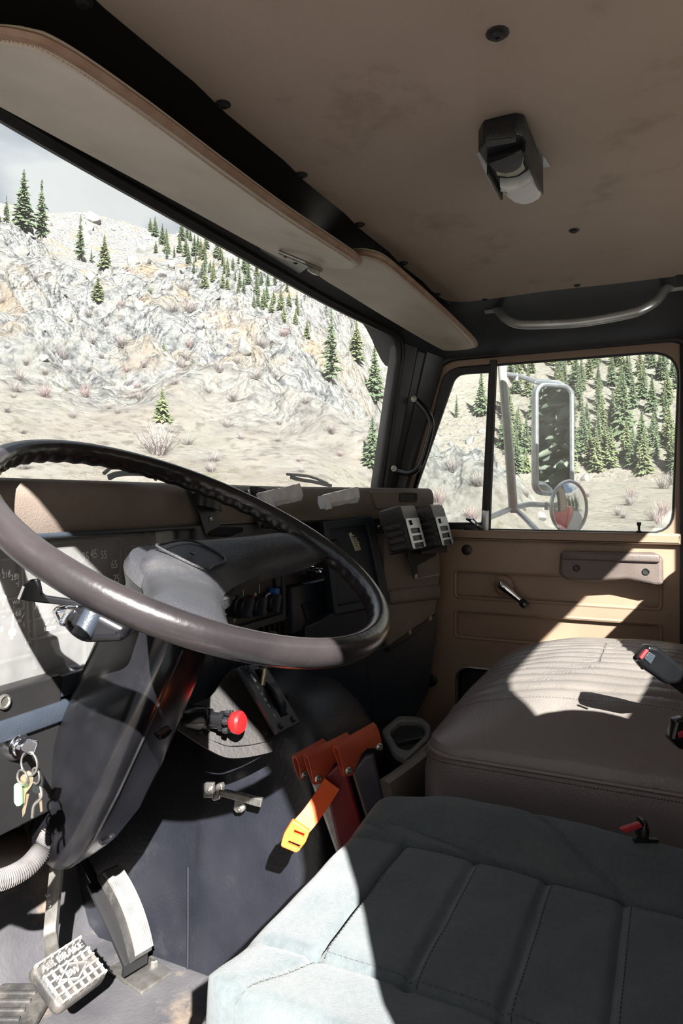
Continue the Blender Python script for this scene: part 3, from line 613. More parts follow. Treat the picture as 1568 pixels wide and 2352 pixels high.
# ---- column
CX = Frame(WF.pt(0, 0, -.12), (1, 0, 0), WF.ey)        # w runs up towards the driver; the column goes to negative w
col = thing('steering_column', 'glossy black plastic steering column shroud below the wheel', 'steering column', CX.pt(0, 0, -.40))
def colsec(w, x0, x1, y0, y1, r): return [CX.pt(a, b, w) for a, b in rrect(x0, y0, x1, y1, r, 4)]
secs = [(-.00, -.058, .058, -.062, .06, .03), (-.03, -.062, .062, -.066, .06, .03), (-.12, -.064, .064, -.066, .06, .028), (-.24, -.066, .074, -.064, .06, .03), (-.32, -.064, .075, -.058, .056, .03), (-.375, -.058, .066, -.048, .05, .03), (-.405, -.045, .05, -.035, .04, .025)]
mb = MB(); mb.loft([colsec(*s) for s in secs]); shroud = part('shroud', mb, 'black_gloss', col)
mb = MB(); mb.tube([CX.pt(-.030, -.0655, -.01), CX.pt(-.033, -.067, -.12), CX.pt(-.034, -.065, -.24), CX.pt(-.032, -.058, -.33), CX.pt(-.026, -.044, -.385)], .0016, 6); part('shroud_seam', mb, 'rubber', shroud)
mb = MB(); mb.plate(Frame(CX.pt(.0, -.0, 0), CX.ez, CX.ex), rpoly([(-.06, .05), (-.16, .11), (-.27, .105), (-.35, .055), (-.2, .04)], .02), -.03, .03, bev=.01, res=3); part('side_flare', mb, 'black_gloss', col)
for w_, y_ in ((-.155, -.066), (-.355, -.050)):
    mb = MB(); f = Frame(CX.pt(.012, y_, w_), CX.ex, CX.ez); mb.plate(f, circ(0, 0, .014, 18, .008), -.003, .0012, bev=.001); part('screw_well', mb, 'rubber', shroud)
    mb = MB(); mb.tube(cr([f.pt(-.014, -.001, .002), f.pt(-.006, -.0075, .003), f.pt(.006, -.0075, .003), f.pt(.014, -.001, .002)], 4), .0025, 6); part('well_lip', mb, 'black_gloss', shroud)
# turn signal unit
ts = thing('turn_signal_switch', 'black turn signal switch with chrome end and flat paddle lever left of column', 'switch', px(225, 1440, d=.90))
TF = Frame(px(225, 1430, d=.86), RV, (0, 0, 1))
mb = MB(); L = TF.pxs([(168, 1398), (196, 1390), (240, 1398), (306, 1432), (296, 1462), (280, 1470), (200, 1472), (172, 1455), (150, 1428)]); mb.plate(TF, rpoly(L, .008), -.04, .02, bev=.012, res=3); part('switch_body', mb, 'black_gloss', ts)
mb = MB(); L = TF.pxs([(131, 1398), (140, 1388), (170, 1384), (190, 1392), (176, 1412), (163, 1436), (148, 1432), (137, 1416)]); mb.plate(TF, rpoly(L, .005), -.028, .022, bev=.009, res=3); part('chrome_end', mb, 'chrome', ts)
mb = MB(); mb.tube([TF.p3(215, 1408, .012), TF.p3(186, 1462, .022)], .0125, 12); part('indicator_tube', mb, 'dash_dark', ts)
mb = MB(); L = TF.pxs([(45, 1370), (55, 1345), (72, 1330), (90, 1328), (97, 1362), (104, 1367), (212, 1383), (208, 1394), (140, 1388), (48, 1378)]); mb.plate(TF, rpoly(L, .003), -.004, .006, bev=.002); part('lever', mb, 'black_gloss', ts)
mb = MB(); mb.tube([TF.p3(44, 1376, .006), TF.p3(56, 1346, .006)], .0022, 6); part('lever_edge', mb, 'chrome', ts)
# ---- ignition lock and keys
igc = ip.p3(38, 1713, .0)
lock = thing('ignition_lock', 'chrome ignition lock in the black panel below the gauges', 'ignition lock', igc)
mb = MB(); mb.lathe(igc, ip.ez, [(.019, -.002), (.019, .002), (.0165, .007), (.0155, .009), (.0125, .009), (.012, .012), (0, .012)], 24); part('lock_ring', mb, 'chrome', lock)
kd = px(60, 1710, d=.80)
keys = thing('key_ring', 'split ring of keys with a green tag hanging from the ignition', 'keys', px(68, 1860, d=.80))
KF = Frame(px(65, 1780, d=.79), RV, (0, 0, 1))
mb = MB(); mb.plate(Frame(KF.pt(0, 0, 0), KF.ex, KF.ey), rpoly(KF.pxs([(46, 1722), (60, 1698), (88, 1704), (80, 1730), (70, 1736)]), .003), -.004, .001, bev=.001); mb.tube([igc + ip.ez * .01, KF.p3(58, 1714, -.001)], .004, 8); part('ignition_key', mb, 'chrome', keys)
def ringp(u, v, ru, rv, w, tilt=0): 
    out = []
    for k in range(28):
        t = 2 * PI * k / 28; a = KF.px(u + ru * math.cos(t), v + rv * math.sin(t), w); out.append(KF.pt(a[0], a[1], w + tilt * math.cos(t)))
    return out
for (u, v, ru, rv, w) in ((67, 1754, 22, 27, 0), (51, 1786, 15, 17, .004), (82, 1782, 12, 18, -.003)):
    mb = MB(); mb.tube(ringp(u, v, ru, rv, w, .004), .0012, 6, closed=True); part('split_ring', mb, 'steel', keys)
mb = MB(); mb.plate(KF, rpoly(KF.pxs([(37, 1797), (52, 1799), (55, 1845), (44, 1848), (37, 1838)]), .002), -.001, .007, bev=.002); part('key_tag', mb, 'green_tag', keys)
mb = MB(); mb.plate(KF, rpoly(KF.pxs([(44, 1786), (64, 1770), (76, 1788), (72, 1806), (57, 1824), (55, 1850), (50, 1845)]), .003), -.004, -.001, bev=.0008); part('key', mb, 'brass', keys)
mb = MB(); mb.plate(KF, rpoly(KF.pxs([(70, 1772), (86, 1772), (96, 1795), (92, 1820), (78, 1832), (66, 1822)]), .006), -.010, -.004, bev=.002); part('key_head', mb, 'black_plastic', keys)
for L in (((55, 1828), (62, 1830), (53, 1872), (47, 1882), (46, 1868)), ((84, 1826), (90, 1824), (93, 1868), (88, 1870))):
    mb = MB(); mb.plate(KF, KF.pxs(L), -.007, -.005); part('key_blade', mb, 'brass', keys)
mb = MB(); mb.tube(cr([KF.p3(92, 1800, -.006), KF.p3(95, 1830, -.004), KF.p3(78, 1850, -.004), KF.p3(74, 1878, -.004)], 5), .0018, 6); part('key_loop', mb, 'steel', keys)
# ---- hoses left of the column
mb = MB(); hose = cr([px(150, 1880, d=1.0), px(122, 1905, d=.99), px(100, 1945, d=.985), px(60, 1992, d=.96), px(0, 2022, d=.93), px(-70, 2030, d=.90), px(-140, 2010, d=.9)], 20); rr = [.0135 + .0022 * math.sin(i * 2 * PI / 2.5) for i in range(len(hose))]
hz2 = []; L = resample(hose, 260)
mb.tube(L, [.0125 + .0022 * math.sin(i * 2 * PI / 4.0 + .4) for i in range(260)], 12); solo('wiring_conduit', mb, 'conduit', 'grey corrugated conduit curving down from the steering column', 'conduit', sharp=80)
mb = MB(); mb.tube(cr([px(150, 1905, d=1.12), px(90, 1925, d=1.12), px(20, 1948, d=1.08), px(-60, 1960, d=1.04)], 6), .026, 14); pp = mb
pp.lathe(px(85, 1925, d=1.105), (px(20, 1948, d=1.06) - px(150, 1905, d=1.12)), [(.032, -.016), (.034, -.012), (.034, .012), (.032, .016), (.026, .018)], 16)
solo('steering_linkage', pp, 'brown_pipe', 'rusty brown pipe with a collar beside the conduit', 'pipe')
# ================================================================ pedals
brake = thing('brake_pedal', 'worn brake pedal with raised lettering and a bent steel arm', 'pedal', px(160, 2300, d=1.12))
bc = [px(75, 2221, d=1.03), px(199, 2135, d=1.12), px(237, 2248, d=1.07), px(133, 2318, d=.99)]
bo_ = sum(bc, Vector()) / 4; BF = Frame(bo_, (bc[1] - bc[0]) + (bc[2] - bc[3]), (bc[1] - bc[2]) + (bc[0] - bc[3])); hw = ((bc[1] - bc[0]).length + (bc[2] - bc[3]).length) / 4; hh = ((bc[1] - bc[2]).length + (bc[0] - bc[3]).length) / 4
mb = MB(); mb.plate(BF, rrect(-hw, -hh, hw, hh, .012), -.020, 0, bev=.005, res=2); bp_ = part('pad', mb, 'pedal_rubber', brake)
def inb(a, b): return not (abs(a) / .62 + abs(b - -.12) / .40 < 1 or (.40 < b < .76))
rib0 = []
mb = MB()
for k in range(7):
    b = -hh * .86 + k * hh * 1.72 / 6; a = -hw * .86 + k * hw * 1.72 / 6
    for j in range(24):
        t0, t1 = -.92 + j * 1.84 / 24, -.92 + (j + 1) * 1.84 / 24; tm = (t0 + t1) / 2
        if inb(tm, b / hh): mb.box(BF, t0 * hw, t1 * hw, b - .0016, b + .0016, -.001, .005)
        if inb(a / hw, tm): mb.box(BF, a - .0016, a + .0016, t0 * hh, t1 * hh, -.001, .004)
part('tread_grid', mb, 'pedal_worn', bp_, kind='stuff')
mb = MB(); dm = [(-.60 * hw, -.12 * hh), (0, .26 * hh), (.60 * hw, -.12 * hh), (0, -.50 * hh)]
mb.plate(BF, dm, -.001, .004, [[(x * .80, (y + .12 * hh) * .78 - .12 * hh) for x, y in dm]]); part('diamond', mb, 'pedal_worn', bp_)
mb = MB(); mb.text(BF.sub(0, .58 * hh), 'AIR BRAKE', hh * .40, .002, .002, sx=.98 * hw / (hh * .40 * 3.0) / .95); mb.text(BF.sub(0, -.12 * hh), 'BW', hh * .38, .002, .002); part('lettering', mb, 'pedal_worn', bp_)
mb = MB(); ap_ = cr([px(139, 1930, d=1.20), px(130, 2000, d=1.19), px(122, 2080, d=1.18), px(117, 2140, d=1.17), px(118, 2175, d=1.14), BF.pt(-.25 * hw, .35 * hh, -.022)], 6)
mb.strip(ap_, RV + Vector((0, 0, .1)), .020, .012); arm_ = part('pedal_arm', mb, 'steel', brake)
mb = MB(); mb.text(Frame(px(111, 2068, d=1.168), Vector((0, 0, -1)) + RV * .05, RV), '5 90', .013, .001, .0004); part('stamp', mb, 'gauge_white', arm_)
acc = thing('accelerator_pedal', 'ribbed rubber accelerator pedal on a hinged floor bracket', 'pedal', px(335, 2210, d=1.27))
ac = [px(221, 2008, d=1.245), px(264, 1990, d=1.275), px(361, 2172, d=1.225), px(321, 2198, d=1.195)]
AF = Frame(sum(ac, Vector()) / 4, (ac[1] - ac[0]) + (ac[2] - ac[3]), (ac[1] - ac[2]) + (ac[0] - ac[3])); aw = ((ac[1] - ac[0]).length + (ac[2] - ac[3]).length) / 4; ah = ((ac[1] - ac[2]).length + (ac[0] - ac[3]).length) / 4
def accp(a, b, w): return AF.pt(a, b, w + .016 * (1 - (b / ah) ** 2))
mb = MB(); S = []
for k in range(17):
    b = -ah + 2 * ah * k / 16; e = aw * (.88 if k in (0, 16) else 1)
    S.append([accp(-e, b, -.022), accp(-e, b, -.004), accp(-e * .93, b, 0), accp(e * .93, b, 0), accp(e, b, -.004), accp(e, b, -.022)])
mb.loft(S); ap2 = part('pad', mb, 'pedal_rubber', acc)
for j in range(9):
    mb = MB(); a = -aw * .84 + j * aw * 1.68 / 8; S = []
    for k in range(17):
        b = -ah * .95 + 1.9 * ah * k / 16; S.append([accp(a - .0018, b, -.001), accp(a - .0014, b, .005), accp(a + .0014, b, .005), accp(a + .0018, b, -.001)])
    mb.loft(S); part('rib', mb, 'pedal_worn', ap2)
mb = MB(); mb.strip([AF.pt(-.006, ah * .95, -.035), AF.pt(-.006, 0, -.026), AF.pt(0, -ah * .95, -.030), AF.pt(0, -ah * 1.12, -.045)], AF.ex, .05, .006); part('hinge_plate', mb, 'black_paint', acc)
mb = MB(); mb.tube([AF.pt(-aw * .8, ah * .7, -.03), px(175, 1945, d=1.30), px(150, 1900, d=1.32)], .008, 8); part('linkage_rod', mb, 'black_gloss', acc)
mb = MB(); bs = px(337, 2222, z=FLOOR + .004); mb.box(Frame((bs.x, bs.y, FLOOR), AF.ex, (0, 1, 0)), -.050, .020, -.05, .05, .0, .008, .003); mb.lathe((bs.x + .008, bs.y - .01, FLOOR + .008), (0, 0, 1), [(.007, 0), (.007, .006), (.005, .008), (0, .008)], 6); part('floor_bracket', mb, 'steel', acc)
mb = MB(); fp = px(8, 2338, z=FLOOR + .01); mb.plate(Frame((fp.x, fp.y, FLOOR), RV, (0, 1, 0)), rrect(-.06, -.07, .06, .07, .03), .0, .022, bev=.008, res=3)
fr_ = solo('foot_rest', mb, 'pedal_rubber', 'rounded rubber foot pad on the floor left of the brake pedal', 'foot rest')
for k in range(5):
    mb = MB(); mb.box(Frame((fp.x, fp.y, FLOOR), RV, (0, 1, 0)), -.036, .036, -.04 + k * .02 - .004, -.04 + k * .02 + .004, .020, .026, .002); part('rib', mb, 'pedal_rubber', fr_)
# ================================================================ engine cover between the seats
dog = thing('engine_cover', 'dusty dark blue black engine cover hump between the seats', 'engine cover', (1.22, .75, FLOOR))
def dsec(y, top, l=1.03, r=1.42, k=.09, sl=.035):
    P = [Vector((l, y, FLOOR - .01)), Vector((l + sl * .5, y, (FLOOR + top) / 2))]
    for j in range(7):
        t = R(180 - 90 * j / 6); P.append(Vector((l + sl + k + k * math.cos(t), y, top - k + k * math.sin(t))))
    P.append(Vector(((l + r) / 2, y, top + .006)))
    for j in range(7):
        t = R(90 - 90 * j / 6); P.append(Vector((r - sl - k + k * math.cos(t), y, top - k - .02 + k * math.sin(t))))
    P.append(Vector((r, y, FLOOR - .01))); return P
mb = MB(); mb.loft([dsec(1.20, -.42), dsec(.80, -.42), dsec(.79, -.345), dsec(.76, -.338), dsec(.70, -.342), dsec(.645, -.358), dsec(.60, -.39), dsec(.57, -.435, k=.085), dsec(.548, -.50, k=.08), dsec(.53, -.60, k=.07), dsec(.52, -.72, k=.05)])
dcov = part('cover_shell', mb, 'doghouse', dog, sharp=60)
mb = MB(); mb.tube([px(432, 1990, x=1.041), px(432, 2100, x=1.0355), px(431, 2236, x=1.030)], .0028, 6); part('panel_seam', mb, 'doghouse', dog)
mb = MB(); mb.tube([px(650, 1600, x=1.10) + Vector((0, 0, .0)), px(700, 1578, x=1.25)], .003, 6); part('panel_ridge', mb, 'doghouse', dog)
latch = thing('toggle_latch', 'steel toggle latch fastening the side of the engine cover', 'latch', px(535, 1850, x=1.02))
LF = Frame(px(535, 1832, x=1.036), (.1, -1, 0), (.05, 0, 1))
def lp(L, r=.002, w=0): return rpoly(LF.pxs(L, w), r)
mb = MB(); mb.plate(LF, lp([(471, 1797), (492, 1797), (490, 1832), (469, 1830)]), -.004, .004, bev=.001); mb.bolt(LF.p3(482, 1813, .004), LF.ez, .004, .004); part('hook_plate', mb, 'steel', latch)
mb = MB(); mb.plate(LF, lp([(499, 1800), (511, 1797), (514, 1806), (508, 1834), (494, 1838), (488, 1832), (497, 1822)], .002, .008), .002, .014, bev=.002); part('hook', mb, 'steel', latch)
mb = MB(); mb.plate(LF, lp([(506, 1810), (604, 1832), (600, 1853), (504, 1826)], .002, .012), .008, .018, bev=.003); lv = part('lever', mb, 'steel', latch)
mb = MB(); mb.plate(LF, lp([(574, 1828), (604, 1833), (600, 1854), (572, 1846)], .002, .018), .016, .022, bev=.002); part('lever_tip', mb, 'steel', lv)
mb = MB(); mb.plate(LF, lp([(541, 1836), (556, 1840), (566, 1848), (562, 1862), (546, 1866), (538, 1858)], .003), -.004, .004, bev=.001); mb.bolt(LF.p3(552, 1857, .004), LF.ez, .0045, .004); part('base_plate', mb, 'steel', latch)
# ---- shift console
sh = thing('shift_console', 'dark steel gear selector console with red parking brake knob', 'gear selector', px(560, 1700, x=1.0))
GT = Frame(px(615, 1600, x=1.025), (1, .12, 0), (0, .607, .795))
go = rpoly(GT.pxs([(546, 1532), (604, 1522), (688, 1660), (637, 1686)]), .004); gs = GT.pxs([(582, 1540), (597, 1537), (661, 1642), (643, 1649)])
mb = MB(); mb.plate(GT, go, -.006, .002, [gs], .001); gate = part('gate_plate', mb, 'gate_blue', sh)
mb = MB(); mb.plate(GT, GT.pxs([(578, 1534), (606, 1530), (668, 1648), (640, 1656)]), -.018, -.010); part('gate_boot', mb, 'rubber', gate)
for u, v in ((565, 1535), (597, 1526), (672, 1652), (644, 1667)):
    mb = MB(); mb.lathe(GT.p3(u, v, .002), GT.ez, [(.0055, 0), (.0055, .003), (.004, .0045), (0, .0048)], 12); part('bolt', mb, 'gate_blue', gate)
mb = MB()
for t, u, v in (('R', 592, 1579), ('N', 601, 1594), ('D', 609, 1607), ('2', 617, 1621), ('1', 630, 1643)): mb.text(GT.sub(*GT.px(u, v, .002), .002, R(10)), t, .0085)
part('gear_letters', mb, 'gauge_white', gate)
mb = MB(); a = GT.px(581, 1558, .002); mb.box(GT.sub(a[0], a[1], .002), -.004, .004, -.008, .008, 0, .002, .0008); part('indicator', mb, 'alu', gate)
mb = MB(); arc = cr([GT.p3(606, 1556, -.004), GT.p3(632, 1580, .012), GT.p3(646, 1610, .010), GT.p3(652, 1640, -.004)], 6); mb.strip(arc, GT.ex, .020, .004); part('slot_cover', mb, 'gate_blue', gate)
mb = MB(); lv0, lv1 = GT.p3(602, 1574, 0), GT.p3(604, 1570, .0) + Vector((.02, -.005, .075)); mb.tube([lv0, lv0.lerp(lv1, .5), lv1], .005, 10); lev = part('shift_lever', mb, 'brass', sh)
mb = MB(); mb.lathe(lv0.lerp(lv1, .35), lv1 - lv0, [(.009, 0), (.011, .02), (.011, .055), (.008, .065), (0, .065)], 12); part('lever_grip', mb, 'black_plastic', lev)
BR = Frame(px(560, 1640, x=1.0), (.72, -.55, -.12), (0, .607, .795))
bo2 = rpoly(BR.pxs([(522, 1546), (541, 1530), (636, 1688), (622, 1702), (570, 1712), (522, 1714), (482, 1698), (400, 1645), (420, 1625), (482, 1602)]), .006)
mb = MB(); mb.plate(BR, bo2, -.006, 0, bev=.001); side = part('side_plate', mb, 'console_brown', sh)
mb = MB(); fl = [BR.p3(u, v, -.002) for u, v in ((400, 1647), (440, 1674), (482, 1700), (522, 1716), (570, 1714), (622, 1703))]
mb.loft([[p, p + BR.ez * .003, p + BR.ez * .003 - BR.ey * .018, p - BR.ey * .018] for p in cr(fl, 4)]); part('side_flange', mb, 'console_brown', sh)
for u, v in ((535, 1554), (610, 1685)):
    mb = MB(); mb.lathe(BR.p3(u, v, 0), BR.ez, [(.0075, 0), (.007, .003), (.0045, .003), (.0045, .007), (0, .008)], 6); part('bolt', mb, 'console_brown', side)
mb = MB(); k0 = BR.p3(470, 1652, .01); k1 = BR.p3(530, 1658, .035); ax = (k1 - k0).normalized()
mb.lathe(k0, ax, [(.021, -.03), (.021, .0), (.018, .004), (.018, .010), (.013, .012), (.013, .026), (.016, .027), (.016, .034), (.010, .035), (.010, (k1 - k0).length)], 18); pb = part('brake_valve', mb, 'black_gloss', sh)
mb = MB()
for t in range(6):
    e = ax.orthogonal().normalized(); g = ax.cross(e); p = k0 + ax * .04 + (e * math.cos(t * PI / 3) + g * math.sin(t * PI / 3)) * .016; mb.lathe(p, ax, [(.004, -.004), (.005, 0), (.005, .004), (0, .005)], 6)
part('valve_knurl', mb, 'black_plastic', pb)
mb = MB(); kn_ = (ax + Vector((-.2, -.5, .1))).normalized(); mb.lathe(k1 + ax * .012, kn_, [(.008, -.014), (.016, -.009), (.0185, -.003), (.0185, .004), (.015, .008), (0, .009)], 22); part('brake_knob', mb, 'red_plastic', sh, 'red parking brake knob')
mb = MB(); mb.tube([BR.p3(395, 1632, -.006), BR.p3(440, 1644, .0)], .011, 12); part('air_pipe', mb, 'brown_pipe', sh)
# ================================================================ axes beside the engine cover
def axe(ridge, Hs, dpt, headpoly, hm, label, lean):
    t = thing('axe', label, 'axe', (px(*headpoly[-1], d=dpt).x, px(*headpoly[-1], d=dpt).y, FLOOR), 'sheathed axes beside the engine cover')
    a, b = px(*ridge[0], d=dpt - .02), px(*ridge[1], d=dpt + .02); e = (b - a).normalized(); dn = Vector((.06, .02, -1)) + RV * lean; dn = (dn - e * dn.dot(e)).normalized(); nn = e.cross(dn).normalized()
    if nn.dot(FV) > 0: nn = -nn
    mb = MB(); S = []
    for k in range(13):
        s = k / 12; p = a.lerp(b, s); j = s * (len(Hs) - 1); i = min(int(j), len(Hs) - 2); h = Hs[i] + (Hs[i + 1] - Hs[i]) * (j - i)
        out = [(h, .0035), (h * .6, .0085), (.012, .0095), (.003, .0075), (-.002, 0), (.003, -.0075), (.012, -.0095), (h * .6, -.0085), (h, -.0035)]
        inn = [(h, -.0008), (h * .6, -.0050), (.014, -.0062), (.007, -.0045), (.003, 0), (.007, .0045), (.014, .0062), (h * .6, .0050), (h, .0008)]
        S.append([p + dn * y + nn * w for y, w in out + inn])
    mb.loft(S); shth = part('blade_sheath', mb, 'orange_leather', t, 'orange leather blade sheath with rivets')
    for s, h in ((.10, Hs[0] * .86), (.93, Hs[-1] * .80)):
        mb = MB(); c = a.lerp(b, s) + dn * h + nn * .0065; mb.lathe(c, nn, [(.0062, -.004), (.0062, .001), (.004, .0028), (.0035, .0015), (.0015, .0015), (0, .003)], 14); part('rivet', mb, 'steel', shth)
    HF = Frame(px(*headpoly[0], d=dpt), RV, (0, 0, 1)); mb = MB(); mb.plate(HF, rpoly(HF.pxs(headpoly), .004), -.006, .006, bev=.004, res=2); part('axe_head', mb, hm, t)
    q = HF.pxs([headpoly[-1], headpoly[-2]]); c = HF.pt((q[0][0] + q[1][0]) / 2, (q[0][1] + q[1][1]) / 2, 0)
    mb = MB(); mb.tube([c, Vector((c.x + .03, c.y + .01, FLOOR + .012))], .015, 10); part('handle', mb, 'dark_red_paint', t)
    return t
axe(((675, 1736), (742, 1698)), (.040, .044, .036, .03, .03, .034, .04), 1.15, ((706, 1770), (740, 1745), (775, 1800), (812, 1980), (785, 1995)), 'steel', 'leftmost sheathed axe, mostly hidden behind the red axe', .25)
axe(((700, 1732), (797, 1684)), (.050, .054, .046, .036, .03, .034, .04), 1.115, ((741, 1784), (776, 1752), (797, 1770), (806, 1800), (850, 1960), (820, 1980), (786, 1980)), 'dark_red_paint', 'red headed axe in orange leather sheath beside engine cover', .25)
axe(((768, 1712), (858, 1661)), (.052, .056, .046, .034, .03, .036, .046), 1.10, ((807, 1771), (838, 1733), (858, 1729), (868, 1775), (910, 1965), (870, 1975)), 'navy_steel', 'black headed axe in orange leather sheath, nearest the passenger seat', .22)
strap = thing('tie_strap', 'bright orange strap with plastic buckle hanging below the axes', 'strap', px(678, 1955, d=1.06))
mb = MB(); mb.strip(cr([px(762, 1800, d=1.10), px(740, 1835, d=1.09), px(712, 1875, d=1.075), px(684, 1908, d=1.06), px(672, 1930, d=1.055)], 5), RV + Vector((0, 0, -.75)), .029, .003); part('webbing', mb, 'orange_plastic', strap)
SF = Frame(px(678, 1920, d=1.05), RV * .85 + Vector((0, 0, -.36)), (0, 0, 1))
mb = MB(); mb.plate(SF, rpoly(SF.pxs([(672, 1880), (712, 1906), (702, 1932), (682, 1956), (644, 1940), (652, 1912)]), .004), -.004, .006, [SF.pxs([(677, 1903), (699, 1912), (696, 1920), (674, 1911)]), SF.pxs([(664, 1928), (690, 1938), (686, 1946), (660, 1934)])], .002); part('buckle', mb, 'orange_plastic', strap)
# ---- grey tray and tan seat riser
tray = thing('plastic_tray', 'grey plastic tray with raised rim in the passenger footwell', 'tray', (1.52, .55, FLOOR))
TZ = -.52; tz = Frame((0, 0, TZ), (1, 0, 0), (0, 1, 0))
to = [(px(u, v, z=TZ).x, px(u, v, z=TZ).y) for u, v in ((874, 1676), (914, 1642), (968, 1646), (990, 1664), (988, 1690), (935, 1742), (905, 1730))]
cx, cy = sum(p[0] for p in to) / 7, sum(p[1] for p in to) / 7; ti = [(cx + (x - cx) * .72, cy + (y - cy) * .72) for x, y in to]
mb = MB(); mb.plate(tz, rpoly(to, .02), -.016, 0, [rpoly(ti, .02)], .005, 2); part('rim', mb, 'grey_plastic', tray)
mb = MB(); mb.loft([[Vector((x, y, TZ - .01)) for x, y in rpoly(ti, .02)], [Vector((cx + (x - cx) * .9, cy + (y - cy) * .9, TZ - .06)) for x, y in rpoly(ti, .02)]], True, False); mb.plate(tz, rpoly(ti, .02), -.064, -.06); part('well', mb, 'grey_plastic', tray)
mb = MB(); mb.loft([[Vector((cx + (x - cx) * .95, cy + (y - cy) * .95, TZ - .012)) for x, y in rpoly(to, .02)], [Vector((cx + (x - cx) * .8, cy + (y - cy) * .8, FLOOR + .001)) for x, y in rpoly(to, .02)]]); part('body', mb, 'dark_bin', tray)
mb = MB(); bx0 = px(940, 1690, z=TZ + .003); mb.box(Frame((bx0.x, bx0.y, TZ), (.8, -.6, 0), (.6, .8, 0)), -.04, .045, -.010, .010, -.03, -.002, .004); part('cross_bar', mb, 'dark_bin', tray)
mb = MB(); S = []
for k in range(9):
    x = 1.10 + .46 * k / 8; y = .445 - .01 * math.sin(k / 8 * PI); zt = -.478 - .012 * math.sin(k / 8 * PI) + .008 * k / 8
    S.append([Vector((x, y + a, zt + b)) for a, b in ((.016, -.14), (.018, -.018), (.010, -.004), (-.002, 0), (-.012, -.004), (-.018, -.018), (-.012, -.14))])
mb.loft(S); solo('seat_riser_trim', mb, 'tan_plastic', 'tan plastic trim rail in front of the passenger seat base', 'trim rail')
# ================================================================ seats
def cushion(name, cx, cy, hx, hy, rc, prof, hfun, m, parent, n=200, sharp=70, label=None):
    """rounded-rectangle cushion: prof = [(inset, z)] from the bottom up to the rim, then rings inwards to the middle with z from hfun"""
    def ring(ins, zf):
        return [Vector((cx + x, cy + y, zf(cx + x, cy + y))) for x, y in resample2(rrect(-hx + ins, -hy + ins, hx - ins, hy - ins, max(rc - ins, .02 * 0 + .015), 8), n)]
    S = [ring(i, lambda x, y, z=z: z) for i, z in prof]
    i0 = prof[-1][0]; mn = min(hx, hy); K = 64
    for k in range(1, K + 1):
        f = k / K; ins = i0 + (mn - i0 - .0015) * (f ** 1.15); S.append(ring(ins, lambda x, y: hfun(x, y)))
    mb = MB(); mb.loft(S); return part(name, mb, m, parent, label, sharp)
def resample2(L, n):
    P = [Vector((a, b, 0)) for a, b in L]; P.append(P[0]); Q = resample(P, n + 1)[:-1]; return [(p.x, p.y) for p in Q]
def groove(d, w): return math.exp(-(d / w) ** 2)
dseat = thing('driver_seat', 'grey green fabric driver seat with quilted cross panels', 'seat', (.745, .15, FLOOR))
DCX, DCY, DHX, DHY = .745, .175, .245, .255
def dh(x, y):
    a, b = (x - DCX) / DHX, (y - DCY) / DHY
    e = max(0, 1 - max(abs(a), abs(b)))
    z = -.452 + .012 * smooth(.5, .95, abs(a)) + .022 * smooth(.45, .80, a) * smooth(.95, .3, b) - .052 * (max(0, 1 - e / .16) ** 2.2) - .03 * smooth(.72, 1.0, b) ** 2 - .012 * smooth(.2, -.8, b)
    if .60 < x < .868:
        for ys in (.318, .223, .136, .05): z -= .0055 * groove(y - ys, .0045)
        if y < .318: z += .004 * (1 - abs(math.sin(PI * (y - .05) / .0893)) * 0) * smooth(.60, .64, x) * smooth(.868, .83, x)
    if y < .40: z -= .006 * groove(x - .612 - .02 * (y - .2) * 0, .005) + .006 * groove(x - .862, .005)
    if .61 < x < .87: z -= .004 * groove(y - .318, .004)
    for (x0, y0, x1, y1) in ((.90, .35, .864, .19), (.97, .18, .868, .05), (.52, .36, .612, .318), (.862, .318, .90, .385)):
        t = ((x - x0) * (x1 - x0) + (y - y0) * (y1 - y0)) / ((x1 - x0) ** 2 + (y1 - y0) ** 2); t = min(max(t, 0), 1); z -= .004 * groove(math.hypot(x - x0 - t * (x1 - x0), y - y0 - t * (y1 - y0)), .0045)
    z += .0012 * math.sin(x * 61 + y * 23) * math.sin(y * 47 - x * 13)
    return z
cush = cushion('seat_cushion', DCX, DCY, DHX, DHY, .10, [(.02, -.62), (.006, -.615), (0, -.60), (-.004, -.565), (-.002, -.535), (.003, -.518), (.009, -.507)], dh, 'seat_fabric', dseat, 260, 70)
mb = MB()
def stitches(P, h, step=.006):
    L = 0
    P = [Vector((a, b, 0)) for a, b in P]; n = max(2, int(sum((P[i + 1] - P[i]).length for i in range(len(P) - 1)) / step)); Q = resample(P, n)
    for i in range(0, n - 1):
        a, b = Q[i], Q[i].lerp(Q[i + 1], .6); mb.tube([(a.x, a.y, h(a.x, a.y) + .0006), (b.x, b.y, h(b.x, b.y) + .0002)], .0005, 4)
for ys in (.318, .223, .136, .05): stitches([(.615, ys - .008), (.86, ys - .008)], dh)
stitches([(.620, .31), (.620, -.04)], dh); stitches([(.855, .318), (.855, -.04)], dh); stitches([(.90, .357), (.868, .19)], dh); stitches([(.974, .184), (.872, .05)], dh); stitches([(.52, .352), (.612, .31)], dh)
part('stitching', mb, 'thread_dark', dseat, kind='stuff')
